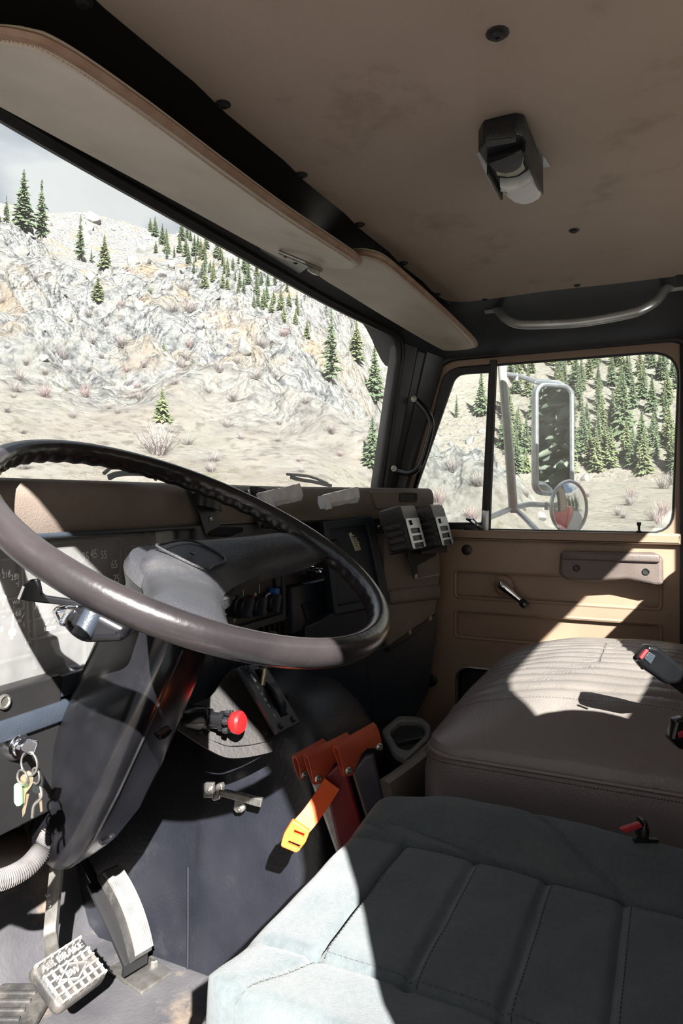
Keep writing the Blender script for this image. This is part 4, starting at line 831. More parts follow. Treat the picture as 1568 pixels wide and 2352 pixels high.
def backrest(nm, x0, x1, zb, zt, yb, yt, th, m, parent, shoulder, rows=22, cols=30, ribs=None):
    mb = MB(); S = []
    for k in range(rows):
        f = k / (rows - 1); z = zb + (zt - zb) * f; y = yb + (yt - yb) * f; sh_ = max(0, (z - (zt - shoulder)) / shoulder); ins = (1 - math.sqrt(max(0, 1 - sh_ ** 2))) * shoulder * 1.1
        tk = th * (1 - .55 * sh_ ** 2); xa, xb = x0 + ins, x1 - ins; ring = []
        for a, w in rrect(0, 0, 1, 1, .25, 5): pass
        for px_, py_ in resample2(rrect(xa, -tk, xb, 0, min(tk * .48, .05), 5), 64):
            yy = y + py_ * -1 * -1
            ring.append(Vector((px_, y + py_, z)))
        S.append(ring)
    mb.loft(S); return part(nm, mb, m, parent, None, 60)
backrest('seat_back', .515, .955, -.47, .005, -.015, -.10, .13, 'seat_fabric', dseat, .20)
mb = MB(); mb.box(X, .56, .93, -.02, .36, FLOOR, -.60, .02, 2); part('seat_pedestal', mb, 'black_paint', dseat)
pseat = thing('passenger_seat', 'wide tan vinyl passenger bench seat with sewn channels', 'seat', (1.475, .13, FLOOR))
PCX, PCY, PHX, PHY = 1.475, .125, .355, .262
def ph(x, y):
    a, b = (x - PCX) / PHX, (y - PCY) / PHY
    fa = max(0, 1 - abs(a) ** 2.6); fb = max(0, 1 - max(0, b * .5 + .5) ** 4.5) * max(0, 1 - max(0, -b) ** 6)
    z = -.424 + .125 * (max(fa, 0) ** .62) * (fb ** .55) * (1 + .10 * a)
    if 1.235 < x < 1.77 and b > -.98:
        k = (x - 1.235) / .0335; z += .0052 * (abs(math.sin(PI * k)) ** .5 - 1) * smooth(1.0, .90, abs(b)) * smooth(1.23, 1.26, x)
    z += .0018 * math.sin(x * 31 + y * 17) * math.sin(y * 27)
    return z
cushion('seat_cushion', PCX, PCY, PHX, PHY, .06, [(.015, -.63), (.004, -.625), (0, -.61), (-.006, -.55), (-.006, -.47), (0, -.436), (.003, -.426)], ph, 'seat_vinyl', pseat, 420, 70)
mb = MB(); rim = [Vector((PCX + x, PCY + y, -.429)) for x, y in resample2(rrect(-PHX + .001, -PHY + .001, PHX - .001, PHY - .001, .06, 8), 160)]
mb.tube(rim, .0042, 8, closed=True); part('piping', mb, 'seat_vinyl', pseat, 'tan vinyl piping round the cushion edge')
mb = MB(); L = [Vector((PCX + x, PCY + y, -.4375)) for x, y in resample2(rrect(-PHX - .004, -PHY - .004, PHX + .004, PHY + .004, .06, 8), 520)]
for i in range(0, 520): 
    a, b = L[i], L[i].lerp(L[(i + 1) % 520], .6)
    if a.x < 1.4 or a.y > .3: mb.tube([a, b], .0008, 4)
part('stitching', mb, 'thread_dark', pseat, kind='stuff')
mb = MB(); stitches([(1.235, .36), (1.235, -.10)], ph, .0055); part('channel_stitching', mb, 'thread_dark', pseat, kind='stuff')
backrest('seat_back', 1.13, 1.82, -.43, .015, -.10, -.17, .13, 'seat_vinyl', pseat, .12)
mb = MB(); mb.box(X, 1.16, 1.80, -.12, .34, FLOOR, -.61, .01, 2); part('seat_base', mb, 'black_paint', pseat)
# ---- seat belt buckles
def buckle(L, d, btn, label, stalk):
    t = thing('seat_belt_buckle', label, 'seat belt buckle', px(*stalk[0], d=d)); f = Frame(px(*L[0], d=d), RV, (.05, .02, 1))
    mb = MB(); mb.plate(f, rpoly(f.pxs(L), .004), -.022, .002, bev=.006, res=3); b_ = part('buckle_body', mb, 'black_gloss', t)
    mb = MB(); mb.plate(f, rpoly(f.pxs(btn, .003), .0015), -.004, .004, bev=.001); part('release_button', mb, 'red_strip', t, 'red release button')
    mb = MB(); mb.strip([px(*stalk[1], d=d + .012), px(*stalk[0], d=d + .012)], Vector((0, 0, 1)), .03, .006); part('stalk', mb, 'black_plastic', t); return t, f
t_, f_ = buckle([(1462, 1517), (1487, 1481), (1512, 1486), (1572, 1536), (1566, 1572), (1530, 1572), (1475, 1534)], 1.02, [(1468, 1511), (1484, 1491), (1490, 1494), (1474, 1515)], 'black seat belt buckle with red button above the passenger seat, topmost of three', ((1600, 1590), (1545, 1548)))
mb = MB(); mb.plate(f_, rpoly(f_.pxs([(1478, 1512), (1490, 1497), (1506, 1506), (1494, 1527)], .003), .002), -.002, .0035, bev=.001); part('label_plate', mb, 'dash_dark', t_)
mb = MB(); mb.tube([f_.p3(1462, 1517, .004), f_.p3(1476, 1536, .004)], .0025, 6); part('chrome_lip', mb, 'chrome', t_)
buckle([(1540, 1700), (1552, 1655), (1575, 1648), (1600, 1690), (1590, 1728), (1562, 1722)], .97, [(1556, 1682), (1575, 1676), (1577, 1690), (1559, 1696)], 'black seat belt buckle at the right edge, lying on the passenger cushion', ((1640, 1740), (1585, 1715)))
buckle([(1470, 1930), (1476, 1886), (1488, 1888), (1494, 1912), (1490, 1940)], .86, [(1424, 1905), (1470, 1890), (1476, 1900), (1434, 1914)], 'seat belt buckle with long red button wedged between the two seats', ((1480, 1990), (1482, 1925)))
# ================================================================ sun visors, lamp, handles
def visor(nm, planepts, outline, label, stitch, wdir):
    o, p_, q_2 = [Vector(p) for p in planepts]; fr = Frame(o, p_ - o, q_2 - o)
    if fr.ez.z > 0: fr = Frame(o, p_ - o, -(q_2 - o))
    t = thing(nm, label, 'sun visor', o, 'sun visors folded up under the header')
    L = fr.pxs(outline); L2 = [(v.x, v.y) for v in cr([(a, b, 0) for a, b in L], 4, True)]
    mb = MB(); mb.plate(fr, L2, -.012, .006, bev=.008, res=3); body = part('visor_body', mb, 'visor_vinyl', t, sharp=60)
    mb = MB(); mb.tube([fr.pt(a, b, -.002) for a, b in L2], .0052, 6, closed=True); part('edge_binding', mb, 'visor_edge', t)
    mb = MB(); P = [fr.pt(*fr.px(u, v, .0066), .0066) for u, v in stitch]; P = resample(cr(P, 8), 150)
    for i in range(149): mb.tube([P[i], P[i].lerp(P[i + 1], .62)], .0011, 4)
    part('stitching', mb, 'thread', t, kind='stuff'); return t, fr
v1 = [(-95, 185), (0, 236), (150, 318), (300, 399), (450, 482), (600, 565), (660, 592), (740, 607), (800, 613), (823, 606), (815, 593), (760, 556), (650, 483), (500, 374), (350, 262), (200, 158), (110, 106), (60, 90), (0, 80), (-60, 84), (-105, 120)]
visor('sun_visor', ((.5, .66, .440), (1.06, .66, .448), (.6, .47, .385)), v1, 'long cream vinyl sun visor on the driver side with stitched edge', [(-40, 88), (0, 92), (60, 103), (110, 122), (200, 176), (350, 282), (500, 394), (650, 500), (760, 570), (806, 600)], 1)
v2 = [(722, 619), (800, 672), (900, 734), (1000, 792), (1030, 802), (1083, 798), (1091, 789), (1072, 766), (1000, 698), (930, 636), (885, 600), (850, 586), (815, 582), (770, 590)]
visor('sun_visor', ((1.21, .62, .450), (1.75, .56, .402), (1.10, .47, .4225)), v2, 'shorter cream vinyl sun visor on the passenger side with smudges', [(840, 588), (884, 607), (930, 644), (1000, 708), (1060, 768), (1078, 790)], 1)
vb_ = thing('visor_bracket', 'dark metal visor bracket screwed to the header between the two visors', 'bracket', px(665, 600, y=.66))
VF = Frame(px(665, 598, y=.640), (1, 0, 0), (0, .75, .3))
if VF.ez.z > 0: VF = Frame(VF.o, (1, 0, 0), (0, -.75, -.3))
mb = MB(); mb.plate(VF, rpoly(VF.pxs([(596, 566), (618, 560), (712, 610), (682, 632), (600, 590)]), .003), -.012, .002, bev=.002); part('plate', mb, 'black_paint', vb_)
for u, v in ((655, 588), (678, 603)):
    mb = MB(); mb.bolt(VF.p3(u, v, .002), VF.ez, .0035, .003); part('screw', mb, 'screw_black', vb_)
mb = MB(); mb.tube([VF.p3(640, 578, .006), VF.p3(700, 603, .008), VF.p3(738, 620, .006)], .0035, 8); part('pivot_rod', mb, 'steel', vb_)
mb = MB(); mb.box(VF.sub(*VF.px(722, 613)), -.012, .012, -.006, .008, .0, .012, .002); part('clip', mb, 'steel', vb_)
# dome lamp
lamp = thing('dome_lamp', 'dome lamp with black housing and white lens on the ceiling', 'lamp', px(1175, 390, z=.468))
ZC = .4695; U = Frame((0, 0, ZC), (1, 0, 0), (0, -1, 0))      # w points down
def upz(L, w): return [U.px(u, v, w) for u, v in L]
mb = MB(); mb.plate(U, upz([(1094, 352), (1128, 425), (1246, 384), (1265, 382), (1217, 313), (1150, 318)], .001), 0, .0016); part('mount_plate', mb, 'alu', lamp)
mb = MB(); hb_ = rpoly(upz([(1097, 352), (1110, 330), (1185, 313), (1205, 318), (1248, 425), (1158, 447), (1150, 440)], .03), .004); mb.plate(U, hb_, .0, .028, bev=.003); part('housing', mb, 'black_plastic', lamp)
mb = MB(); mb.plate(U, rpoly(upz([(1114, 322), (1184, 314), (1186, 328), (1118, 340)], .036), .002), .02, .036, bev=.002); part('switch', mb, 'black_plastic', lamp)
mb = MB(); L = [U.px(1160 + 44 * math.cos(R(a)), 360 + 36 * math.sin(R(a)), .036) for a in range(-30, 165, 12)]; mb.plate(U, L, .02, .038, bev=.002); part('shade', mb, 'black_gloss', lamp)
mb = MB(); L = [(1136, 392), (1160, 400), (1185, 390), (1200, 372), (1206, 392), (1188, 406), (1165, 410), (1140, 406)]; mb.plate(U, rpoly(upz(L, .036), .002), .02, .0345, bev=.001); part('reflector', mb, 'lamp_reflector', lamp)
mb = MB(); L = upz([(1146, 428), (1165, 430), (1190, 426), (1212, 412), (1224, 394), (1238, 425), (1246, 440), (1240, 453), (1222, 463), (1200, 467), (1178, 462), (1160, 448)], .040); mb.plate(U, rpoly(L, .004), .004, .044, bev=.006, res=3); part('lens', mb, 'lamp_lens', lamp)
mb = MB(); mb.strip([U.pt(*U.px(1203, 330, .03), .03), U.pt(*U.px(1225, 385, .038), .038), U.pt(*U.px(1244, 428, .03), .03)], (0, 0, 1), .022, .004); mb.strip([U.pt(*U.px(1120, 385, .03), .03), U.pt(*U.px(1152, 445, .03), .03)], (0, 0, 1), .018, .003); part('side_rail', mb, 'black_plastic', lamp)
# roof grab handle
gh = thing('grab_handle', 'silver painted grab handle bolted above the passenger door', 'grab handle', px(1330, 745, x=1.69))
gp_ = [px(1126, 708, x=1.735), px(1142, 712, x=1.715), px(1158, 730, x=1.675), px(1180, 742, x=1.66), px(1215, 746, x=1.655), px(1330, 741, x=1.655), px(1440, 722, x=1.655), px(1485, 706, x=1.66), px(1510, 688, x=1.675), px(1530, 662, x=1.705), px(1550, 656, x=1.735)]
mb = MB(); mb.tube(cr(gp_, 6), .0105, 12); part('bar', mb, 'silver_paint', gh)
for u, v in ((1128, 708), (1553, 656)):
    c = px(u, v, x=1.722); f = Frame(c, (0, -1, 0), (.55, 0, 1)); mb = MB(); mb.plate(f, rrect(-.017, -.012, .017, .012, .004), -.006, .005, bev=.002); pl = part('end_plate', mb, 'silver_paint', gh)
    mb = MB(); mb.bolt(f.pt(-.004, 0, .004), f.ez, .005, .004); part('bolt', mb, 'brown_pipe', pl)
ph_ = thing('grab_handle', 'black grab handle bolted to the windshield pillar', 'grab handle', px(930, 1080, x=1.80))
pts = [px(948, 915, x=1.80), px(957, 921, x=1.782), px(975, 940, x=1.775), px(986, 958, x=1.775), px(990, 975, x=1.775), px(985, 1005, x=1.775), px(970, 1055, x=1.775), px(958, 1077, x=1.775), px(940, 1087, x=1.775), px(915, 1082, x=1.782), px(903, 1076, x=1.80)]
mb = MB(); mb.tube(cr(pts, 5), .0085, 10); part('bar', mb, 'black_gloss', ph_)
for u, v in ((950, 916), (904, 1076)):
    mb = MB(); mb.bolt(px(u, v, x=1.772), (-1, -.3, 0), .0055, .004); part('bolt', mb, 'steel', ph_)
# ================================================================ brackets and cases on the dash
def dash_bracket(du, dv, tape, label, lbl_t=None):
    t = thing('dash_bracket', label, 'bracket', DC.p3(480 + du, 1235 + dv, .03), 'black steel brackets bolted to the dash top'); F2 = Frame(DC.pt(0, 0, 0), DC.ex, DC.ey)
    sc = 1 if not tape else .78
    def q(u, v): return (440 + du + (u - 440) * sc, 1125 + dv + (v - 1125) * sc)
    mb = MB(); mb.plate(F2, rpoly(F2.pxs([q(431, 1121), q(462, 1124), q(482, 1160), q(496, 1160), q(509, 1211), q(476, 1231), q(462, 1185)], .018), .002), .012, .016, bev=.001); pl = part('plate', mb, 'gate_blue', t)
    mb = MB(); arc = cr([F2.p3(*q(446, 1138), .016), F2.p3(*q(470, 1140), .036), F2.p3(*q(498, 1150), .044), F2.p3(*q(505, 1155), .02)], 5); mb.strip(arc, (0, .2, 1), .035 * (1 if not tape else 1.1), .003); part('hood', mb, 'black_paint', t)
    mb = MB(); mb.plate(Frame(F2.p3(*q(490, 1222), .018), (1, -.3, .02), (0, .3, .25)), rpoly([(-.012, -.010), (.03, -.014), (.07 * sc, -.004), (.075 * sc, .006), (.02, .012), (-.012, .01)], .004), -.002, .002, bev=.001); part('tongue', mb, 'black_gloss', t)
    for u, v in ((443, 1127), (484, 1192)):
        mb = MB(); mb.lathe(F2.p3(*q(u, v), .016), F2.ez, [(.0058, -.001), (.0055, .002), (.003, .0035), (.0028, .002), (0, .002)], 14); part('bolt', mb, 'alu', pl)
    return t
dash_bracket(0, 0, False, 'black steel bracket bolted to the dash above the gauge cluster, without tape')
dash_bracket(130, 4, True, 'black steel bracket under the larger taped block, partly behind the wheel rim')
dash_bracket(285, 9, True, 'black steel bracket under the smaller taped block beside the glove box')
def taped(L, d, dep, label):
    f = Frame(px(*L[0], d=d), (.95, -.3, 0), (0, .15, 1)); t = thing('taped_block', label, 'taped block', f.p3(*L[-1]), 'blocks wrapped in clear tape')
    P = f.pxs(L); mb = MB(); n = 10; S = []
    A, B_, C_, D_ = [Vector((p[0], p[1], 0)) for p in P[:4]]
    for i in range(n + 1):
        s = i / n; a, b = A.lerp(B_, s), D_.lerp(C_, s); ring = []
        for (tt, w) in ((0, 0), (.0, dep), (.35, dep * 1.08), (.7, dep), (1, dep * .6), (1, 0), (.5, -.004)):
            c = a.lerp(b, tt); ring.append(f.pt(c.x + random.uniform(-.0012, .0012), c.y + random.uniform(-.0012, .0012), w + random.uniform(-.0014, .0014)))
        S.append(ring)
    mb.loft(S); part('tape_wrap', mb, 'tape', t, sharp=20)
    mb = MB(); c = A.lerp(D_, .5); mb.plate(f, [(A.x - .012, A.y - .002), (A.x + .012, A.y + .001), (D_.x + .014, D_.y - .001), (D_.x - .006, D_.y - .004), (D_.x - .004, D_.y + .006), (D_.x - .010, D_.y + .01)], dep, dep + .0012); part('tape_end', mb, 'tape', t)
    return t
taped([(588, 1134), (671, 1114), (681, 1152), (602, 1170)], 1.34, .022, 'larger block wrapped in clear tape beside the steering wheel rim')
taped([(728, 1140), (804, 1121), (811, 1155), (735, 1170)], 1.52, .022, 'smaller block wrapped in clear tape above the glove box')
def case(u, v, x, label):
    up = Vector((0, .27, .963)).normalized(); e1 = Vector((0, -.963, .27)).normalized(); e2 = Vector((1, 0, 0)); o = px(u, v, x=x)
    wl, wp, h = .057, .095, .095
    t = thing('leather_case', label, 'leather case', o - up * h, 'black leather cases on the right end of the dash')
    q = [o - e1 * wl, o, o + e2 * wp, o + e2 * wp - e1 * wl]; c0 = sum(q, Vector()) / 4
    mb = MB(); mb.loft([[c0 + (p - c0) * g - up * k for p in q] for g, k in ((.93, h), (1, h - .004), (1, .0), (.9, -.004))]); part('case_body', mb, 'leather_black', t)
    S = []
    for k, g in ((.024, 1.03), (.021, 1.06), (.002, 1.06), (-.010, 1.0), (-.014, .8)): S.append([c0 + (p - c0) * g - up * k for p in q])
    mb = MB(); mb.loft(S); part('flap', mb, 'leather_black', t)
    rf = Frame(o - e1 * wl, e1, up)
    for k in range(4):
        b = -.034 - k * .0165; mb = MB(); mb.plate(rf, rrect(.006, b - .0062, wl - .008, b + .0055, .005), -.001, .006, bev=.003, res=2); part('rib', mb, 'leather_black', t)
    pf = Frame(o, e2, up)
    hs = [rrect(.014, -.038, .040, -.026, .005)] + [rrect(.014, -.058 - .0178 * k, wp - .014, -.046 - .0178 * k, .004) for k in range(3)]
    mb = MB(); mb.plate(pf, rrect(.001, -h + .001, wp - .001, -.021, .003), .0015, .0045, hs, .0006); part('slotted_plate', mb, 'alu', t, 'slotted grey metal plate')
    return t
case(922, 1172, 1.53, 'black leather case with bright slotted metal plate, nearer the glove box')
case(991, 1170, 1.665, 'black leather case with slotted plate against the passenger window, farther right')
cb = thing('case_bracket', 'black sheet metal bracket holding the leather cases on the dash end', 'bracket', DR.p3(955, 1330, .02))
mb = MB(); mb.plate(DR, rpoly(DR.pxs([(934, 1262), (1002, 1250), (1002, 1276), (958, 1300), (962, 1326), (952, 1331), (946, 1315)], .02), .002), .016, .020, bev=.001); mb.box(DR.sub(*DR.px(965, 1262, 0)), -.05, .04, -.006, .04, -.005, .06, .002); part('plate', mb, 'black_paint', cb)
mb = MB(); mb.tube([DR.p3(952, 1330, .022), DR.p3(1008, 1320, .018)], .0014, 6); part('wire', mb, 'steel', cb)
mb = MB(); mb.bolt(DR.p3(955, 1323, .020), DR.ez, .004, .004); part('bolt', mb, 'alu', cb)
mb = MB(); mb.box(DR.sub(*DR.px(869, 1210, 0)), -.012, .016, -.016, .012, -.002, .03, .003); part('side_tab', mb, 'black_plastic', cb)
mb = MB(); mb.bolt(DR.p3(870, 1209, .03), DR.ez, .003, .003); part('bolt', mb, 'alu', cb)
# ================================================================ outside: wipers and mirrors
def wiper(L, label, y):
    t = thing('windshield_wiper', label, 'wiper', px(*L[-1], y=y)); P = [px(u, v, y=y) for u, v in L]
    mb = MB(); mb.strip(cr(P, 5), (0, 1, .1), .006, .010); part('blade', mb, 'rubber', t)
    mb = MB(); mb.tube([p + Vector((0, .012, .008 + .008 * math.sin(PI * i / (len(P) - 1)))) for i, p in enumerate(P)], .004, 6); part('wiper_arm', mb, 'black_paint', t)
wiper([(250, 1097), (265, 1090), (290, 1087), (330, 1088), (352, 1092), (360, 1100)], 'black wiper arm showing above the dash behind the wheel rim', .935)
wiper([(668, 1096), (690, 1102), (715, 1106), (735, 1110), (760, 1116)], 'black wiper blade tip at the foot of the windshield, right of centre', .93)
mir = thing('side_mirror', 'tall chrome framed side mirror on a steel bracket outside the passenger window', 'mirror', px(1270, 1120, d=2.30))
mn = Vector((-.72, -.69, 0)).normalized(); MF = Frame(px(1272, 1010, d=2.30), Vector((0, 0, 1)).cross(mn), (0, 0, 1))
a0, b0 = MF.px(1229, 1138); a1, b1 = MF.px(1316, 884)
mo = rrect(a0, b0, a1, b1, .04, 8); mi = rrect(a0 + .008, b0 + .010, a1 - .008, b1 - .008, .033, 8)
mb = MB(); mb.plate(MF, mi, -.002, 0); part('mirror_glass', mb, 'mirror', mir)
mb = MB(); mb.tube([MF.pt(a, b, 0) for a, b in rrect(a0 + .005, b0 + .006, a1 - .005, b1 - .005, .036, 8)], .0075, 8, closed=True); mb.plate(MF, mo, -.03, -.004, bev=.01, res=3); part('mirror_frame', mb, 'alu', mir)
def mp(u, v, d=2.32): return px(u, v, d=d)
mb = MB(); mb.tube([mp(1150, 800, 2.12), mp(1153, 850, 2.13), mp(1166, 1000, 2.16), mp(1178, 1165, 2.2)], [.013, .013, .014, .015], 12); part('pole', mb, 'silver_paint', mir)
mb = MB(); mb.tube([mp(1150, 858, 2.15), mp(1185, 862, 2.2), mp(1230, 876, 2.3), mp(1282, 880, 2.34), mp(1300, 890, 2.34)], [.007, .007, .010, .010, .007], 8); mb.lathe(mp(1186, 866, 2.2), (0, 0, 1), [(.006, -.012), (.006, .012), (0, .014)], 8); part('top_arm', mb, 'alu', mir)
mb = MB(); mb.tube([mp(1255, 1160, 2.36), mp(1215, 1158, 2.3), mp(1180, 1166, 2.22), mp(1120, 1190, 2.05)], .009, 8); mb.tube([mp(1180, 1166, 2.22), mp(1205, 1190, 2.16), mp(1236, 1222, 2.08)], .008, 8); mb.lathe(mp(1180, 1168, 2.2), (0, 0, 1), [(.012, -.014), (.014, -.008), (.010, .012), (0, .014)], 8); mb.lathe(mp(1255, 1162, 2.35), (0, 0, 1), [(.008, -.014), (.008, .012), (0, .014)], 8); part('lower_arm', mb, 'alu', mir)
mb = MB(); mb.tube([mp(1235, 1015, 2.36), mp(1300, 1040, 2.4)], .004, 6); mb.tube([mp(1272, 1140, 2.33), mp(1270, 1166, 2.33), mp(1285, 1165, 2.33)], .006, 6); part('stay_rod', mb, 'alu', mir)
cvx = thing('convex_mirror', 'round convex mirror below the tall side mirror', 'mirror', px(1308, 1222, d=2.22))
CV = Frame(px(1307, 1165, d=2.22), MF.ex, (0, 0, 1)); ra = abs(CV.px(1348, 1165)[0] - CV.px(1268, 1165)[0]) / 2; rb = .083
S = []
for k in range(9):
    f = k / 8; S.append([CV.pt(ra * math.cos(t) * max(1 - f, .01), rb * math.sin(t) * max(1 - f, .01), .016 * (1 - (1 - f) ** 2)) for t in [2 * PI * j / 36 for j in range(36)]])
mb = MB(); mb.loft(S, True, False); part('mirror_glass', mb, 'mirror', cvx, sharp=80)
mb = MB(); mb.tube([CV.pt(ra * math.cos(t), rb * math.sin(t), 0) for t in [2 * PI * j / 36 for j in range(36)]], .0055, 8, closed=True); mb.plate(CV, [(ra * math.cos(t), rb * math.sin(t)) for t in [2 * PI * j / 36 for j in range(36)]], -.02, -.003, bev=.008, res=3); part('mirror_shell', mb, 'alu', cvx)
mb = MB(); mb.tube([CV.pt(0, 0, -.015), mp(1262, 1160, 2.34)], .006, 6); part('mirror_stem', mb, 'alu', cvx)
# outer skin of the cab and the low truck bed, seen only in the mirrors
mb = MB(); mb.plate(Frame((1.975, 0, 0), (0, 1, 0), (0, 0, 1)), [(-.40, -.98), (1.25, -.98), (1.25, -.06), (.74, -.10), (-.40, -.10)], -.012, .0, bev=.003); mb.box(X, .16, 1.94, -.44, -.40, -.98, .10)
struct('wall_outer', mb, 'red_truck', 'red painted outside of the cab')
bed = thing('truck_bed', 'low red truck bed behind the cab', 'truck bed', (1.05, -2.2, -1.3))
mb = MB(); mb.box(X, .12, 1.98, -3.6, -.55, -.85, -.02, .02); part('bed_box', mb, 'red_truck', bed)
mb = MB(); mb.box(X, .10, 2.0, -3.62, -.54, -.035, .0, .005); part('bed_rail', mb, 'alu', bed)
# the driver door, swung open ahead of the camera's left side
hin = Vector((.17, .72, 0)); oa = R(152); od = Vector((math.cos(oa), math.sin(oa), 0)); OD = Frame(hin, od, (0, 0, 1))
mb = MB(); mb.plate(OD, rpoly([(.02, -.95), (.80, -.95), (.80, .38), (.16, .38), (.02, -.08)], .03), -.03, .03, [rpoly([(.09, -.08), (.74, -.08), (.73, .33), (.19, .33)], .04)], .006); dd = struct('door_2', mb, 'tan_paint', 'open driver door, out of the picture on the left')
mb = MB(); mb.plate(OD, rpoly([(.08, -.09), (.75, -.09), (.74, .34), (.18, .34)], .04), -.002, .002); part('pane', mb, 'side_glass', dd)

# ================================================================ landscape outside
GZ = -2.0
rng = np.random.default_rng(11); LAT = rng.random((256, 256))
def vnoise(x, y):
    xi = np.floor(x).astype(int); yi = np.floor(y).astype(int); fx = x - xi; fy = y - yi; fx = fx * fx * (3 - 2 * fx); fy = fy * fy * (3 - 2 * fy)
    a = LAT[xi % 256, yi % 256]; b = LAT[(xi + 1) % 256, yi % 256]; c = LAT[xi % 256, (yi + 1) % 256]; d = LAT[(xi + 1) % 256, (yi + 1) % 256]
    return (a * (1 - fx) + b * fx) * (1 - fy) + (c * (1 - fx) + d * fx) * fy
def fbm(x, y, o=4):
    s = 0; a = .5; t = 0
    for k in range(o): s = s + a * vnoise(x * 2 ** k + 17.3 * k, y * 2 ** k + 9.1 * k); t += a; a *= .5
    return s / t
def ridged(x, y, o=4):
    s = 0; a = .5; t = 0
    for k in range(o): s = s + a * (1 - np.abs(2 * vnoise(x * 2 ** k + 5.7 * k, y * 2 ** k + 3.3 * k) - 1)); t += a; a *= .5
    return s / t
def sst(a, b, x):
    t = np.clip((x - a) / (b - a), 0, 1); return t * t * (3 - 2 * t)
def terrain(x, y):
    x = np.asarray(x, float); y = np.asarray(y, float); r = np.hypot(x, y); ph = np.degrees(np.arctan2(y, x))
    side = sst(-60, -20, ph) * sst(150, 110, ph)
    z = GZ + .12 * (fbm(x * .3, y * .3, 3) - .5) + sst(38, 95, r) * 4.2
    far = np.clip(r - 88, 0, None)
    z = z + far * .52 * (1 - .25 * sst(0, 700, far)) + sst(95, 200, r) * 26 * (fbm(x * .016 + 4, y * .016, 4) - .5)
    w1 = sst(15.5, 30, ph + 5 * (fbm(x * .05, y * .05, 2) - .5)) * sst(170, 120, ph)
    h1 = np.clip(r - 21, 0, 74); hill = h1 * .40 + .0016 * h1 ** 2
    fall = np.clip(r - 100, 0, None) * .62
    rock = w1 * sst(4.5, 11, hill + 9 * (fbm(x * .06, y * .06, 3) - .5))
    z1 = GZ + hill * (.86 + .30 * (fbm(x * .045 + 2, y * .045, 3) - .5)) * w1 * (1 + .13 * sst(44, 52, ph)) + rock * (6.5 * (ridged(x * .10, y * .10, 4) - .6) + 2.4 * (ridged(x * .33, y * .33, 4) - .6)) - w1 * fall
    m = w1 > 0
    z = np.where(m, np.maximum(z1, np.where(r > 96, z, z1)), z)
    d = np.hypot(x - 36.5, y - 11.2); oc = np.clip(1 - d / 7.5, 0, 1); out = sst(0, .8, oc)
    z = z + out * (3.4 + 4.0 * (ridged(x * .35, y * .35, 4) - .5))
    rock = np.maximum(rock, out)
    rock = np.maximum(rock, .55 * sst(.60, .72, fbm(x * .03, y * .03, 4)) * (r > 110))
    return z, rock
azs = np.radians(np.concatenate([np.arange(-4, 56, .14), np.arange(56, 356, 3.0)])); rs = [3.0]
while rs[-1] < 900: rs.append(rs[-1] + max(.35, rs[-1] * .0095))
rs = np.array(rs); A_, R_ = np.meshgrid(azs, rs, indexing='ij'); XX, YY = R_ * np.cos(A_), R_ * np.sin(A_); ZZ, RK = terrain(XX, YY)
na, nr = XX.shape; V = np.stack([XX, YY, ZZ], -1).reshape(-1, 3); idx = np.arange(na * nr).reshape(na, nr); nx_ = np.roll(idx, -1, 0)
Fq = np.stack([idx[:, :-1], nx_[:, :-1], nx_[:, 1:], idx[:, 1:]], -1).reshape(-1, 4)[:, ::-1]
me = bpy.data.meshes.new('ground'); me.from_pydata(V.tolist(), [], Fq.tolist()); me.shade_smooth()
at = me.attributes.new('rock', 'FLOAT', 'POINT'); at.data.foreach_set('value', RK.reshape(-1).astype(np.float32))
RD = np.clip((6.5 - np.abs(XX - 1.0)) / .5, 0, 1) * (RK < .5) * (R_ < 120)
at = me.attributes.new('road', 'FLOAT', 'POINT'); at.data.foreach_set('value', RD.reshape(-1).astype(np.float32))
g = bpy.data.objects.new('ground', me); COL.objects.link(g); g['kind'] = 'structure'; g['label'] = 'pale dry hillside and meadow outside'
m = bpy.data.materials.new('hillside'); m.use_nodes = True; n = m.node_tree.nodes; l = m.node_tree.links; b = n['Principled BSDF']; b.inputs['Roughness'].default_value = .95; b.inputs['Specular IOR Level'].default_value = .1
tc = n.new('ShaderNodeTexCoord')
def nz(scale, detail=8, rough=.6):
    t = n.new('ShaderNodeTexNoise'); t.inputs['Scale'].default_value = scale; t.inputs['Detail'].default_value = detail; t.inputs['Roughness'].default_value = rough; l.new(tc.outputs['Object'], t.inputs['Vector']); return t.outputs['Fac']
def ramp(src, *stops):
    r = n.new('ShaderNodeValToRGB'); e = r.color_ramp.elements
    while len(e) < len(stops): e.new(.5)
    for q, (p, c) in zip(e, stops): q.position = p; q.color = (*c, 1)
    l.new(src, r.inputs[0]); return r.outputs[0]
def mixc(f, a, b_):
    x = n.new('ShaderNodeMix'); x.data_type = 'RGBA'
    if isinstance(f, float): x.inputs['Factor'].default_value = f
    else: l.new(f, x.inputs['Factor'])
    l.new(a, x.inputs[6]); l.new(b_, x.inputs[7]); return x.outputs[2]
soil = ramp(nz(.22), (.30, (0.248, 0.218, 0.189)), (.5, (0.315, 0.290, 0.256)), (.7, (0.256, 0.244, 0.197)))
soil = mixc(ramp(nz(1.6, 6), (.52, (0, 0, 0)), (.66, (1.260, 1.260, 1.260))), soil, ramp(nz(.05), (.4, (0.179, 0.155, 0.147)), (.6, (0.210, 0.200, 0.139))))
rockc = ramp(nz(.9, 10, .7), (.32, (0.046, 0.048, 0.055)), (.43, (0.168, 0.172, 0.176)), (.53, (0.304, 0.307, 0.302)), (.70, (0.242, 0.223, 0.189)))
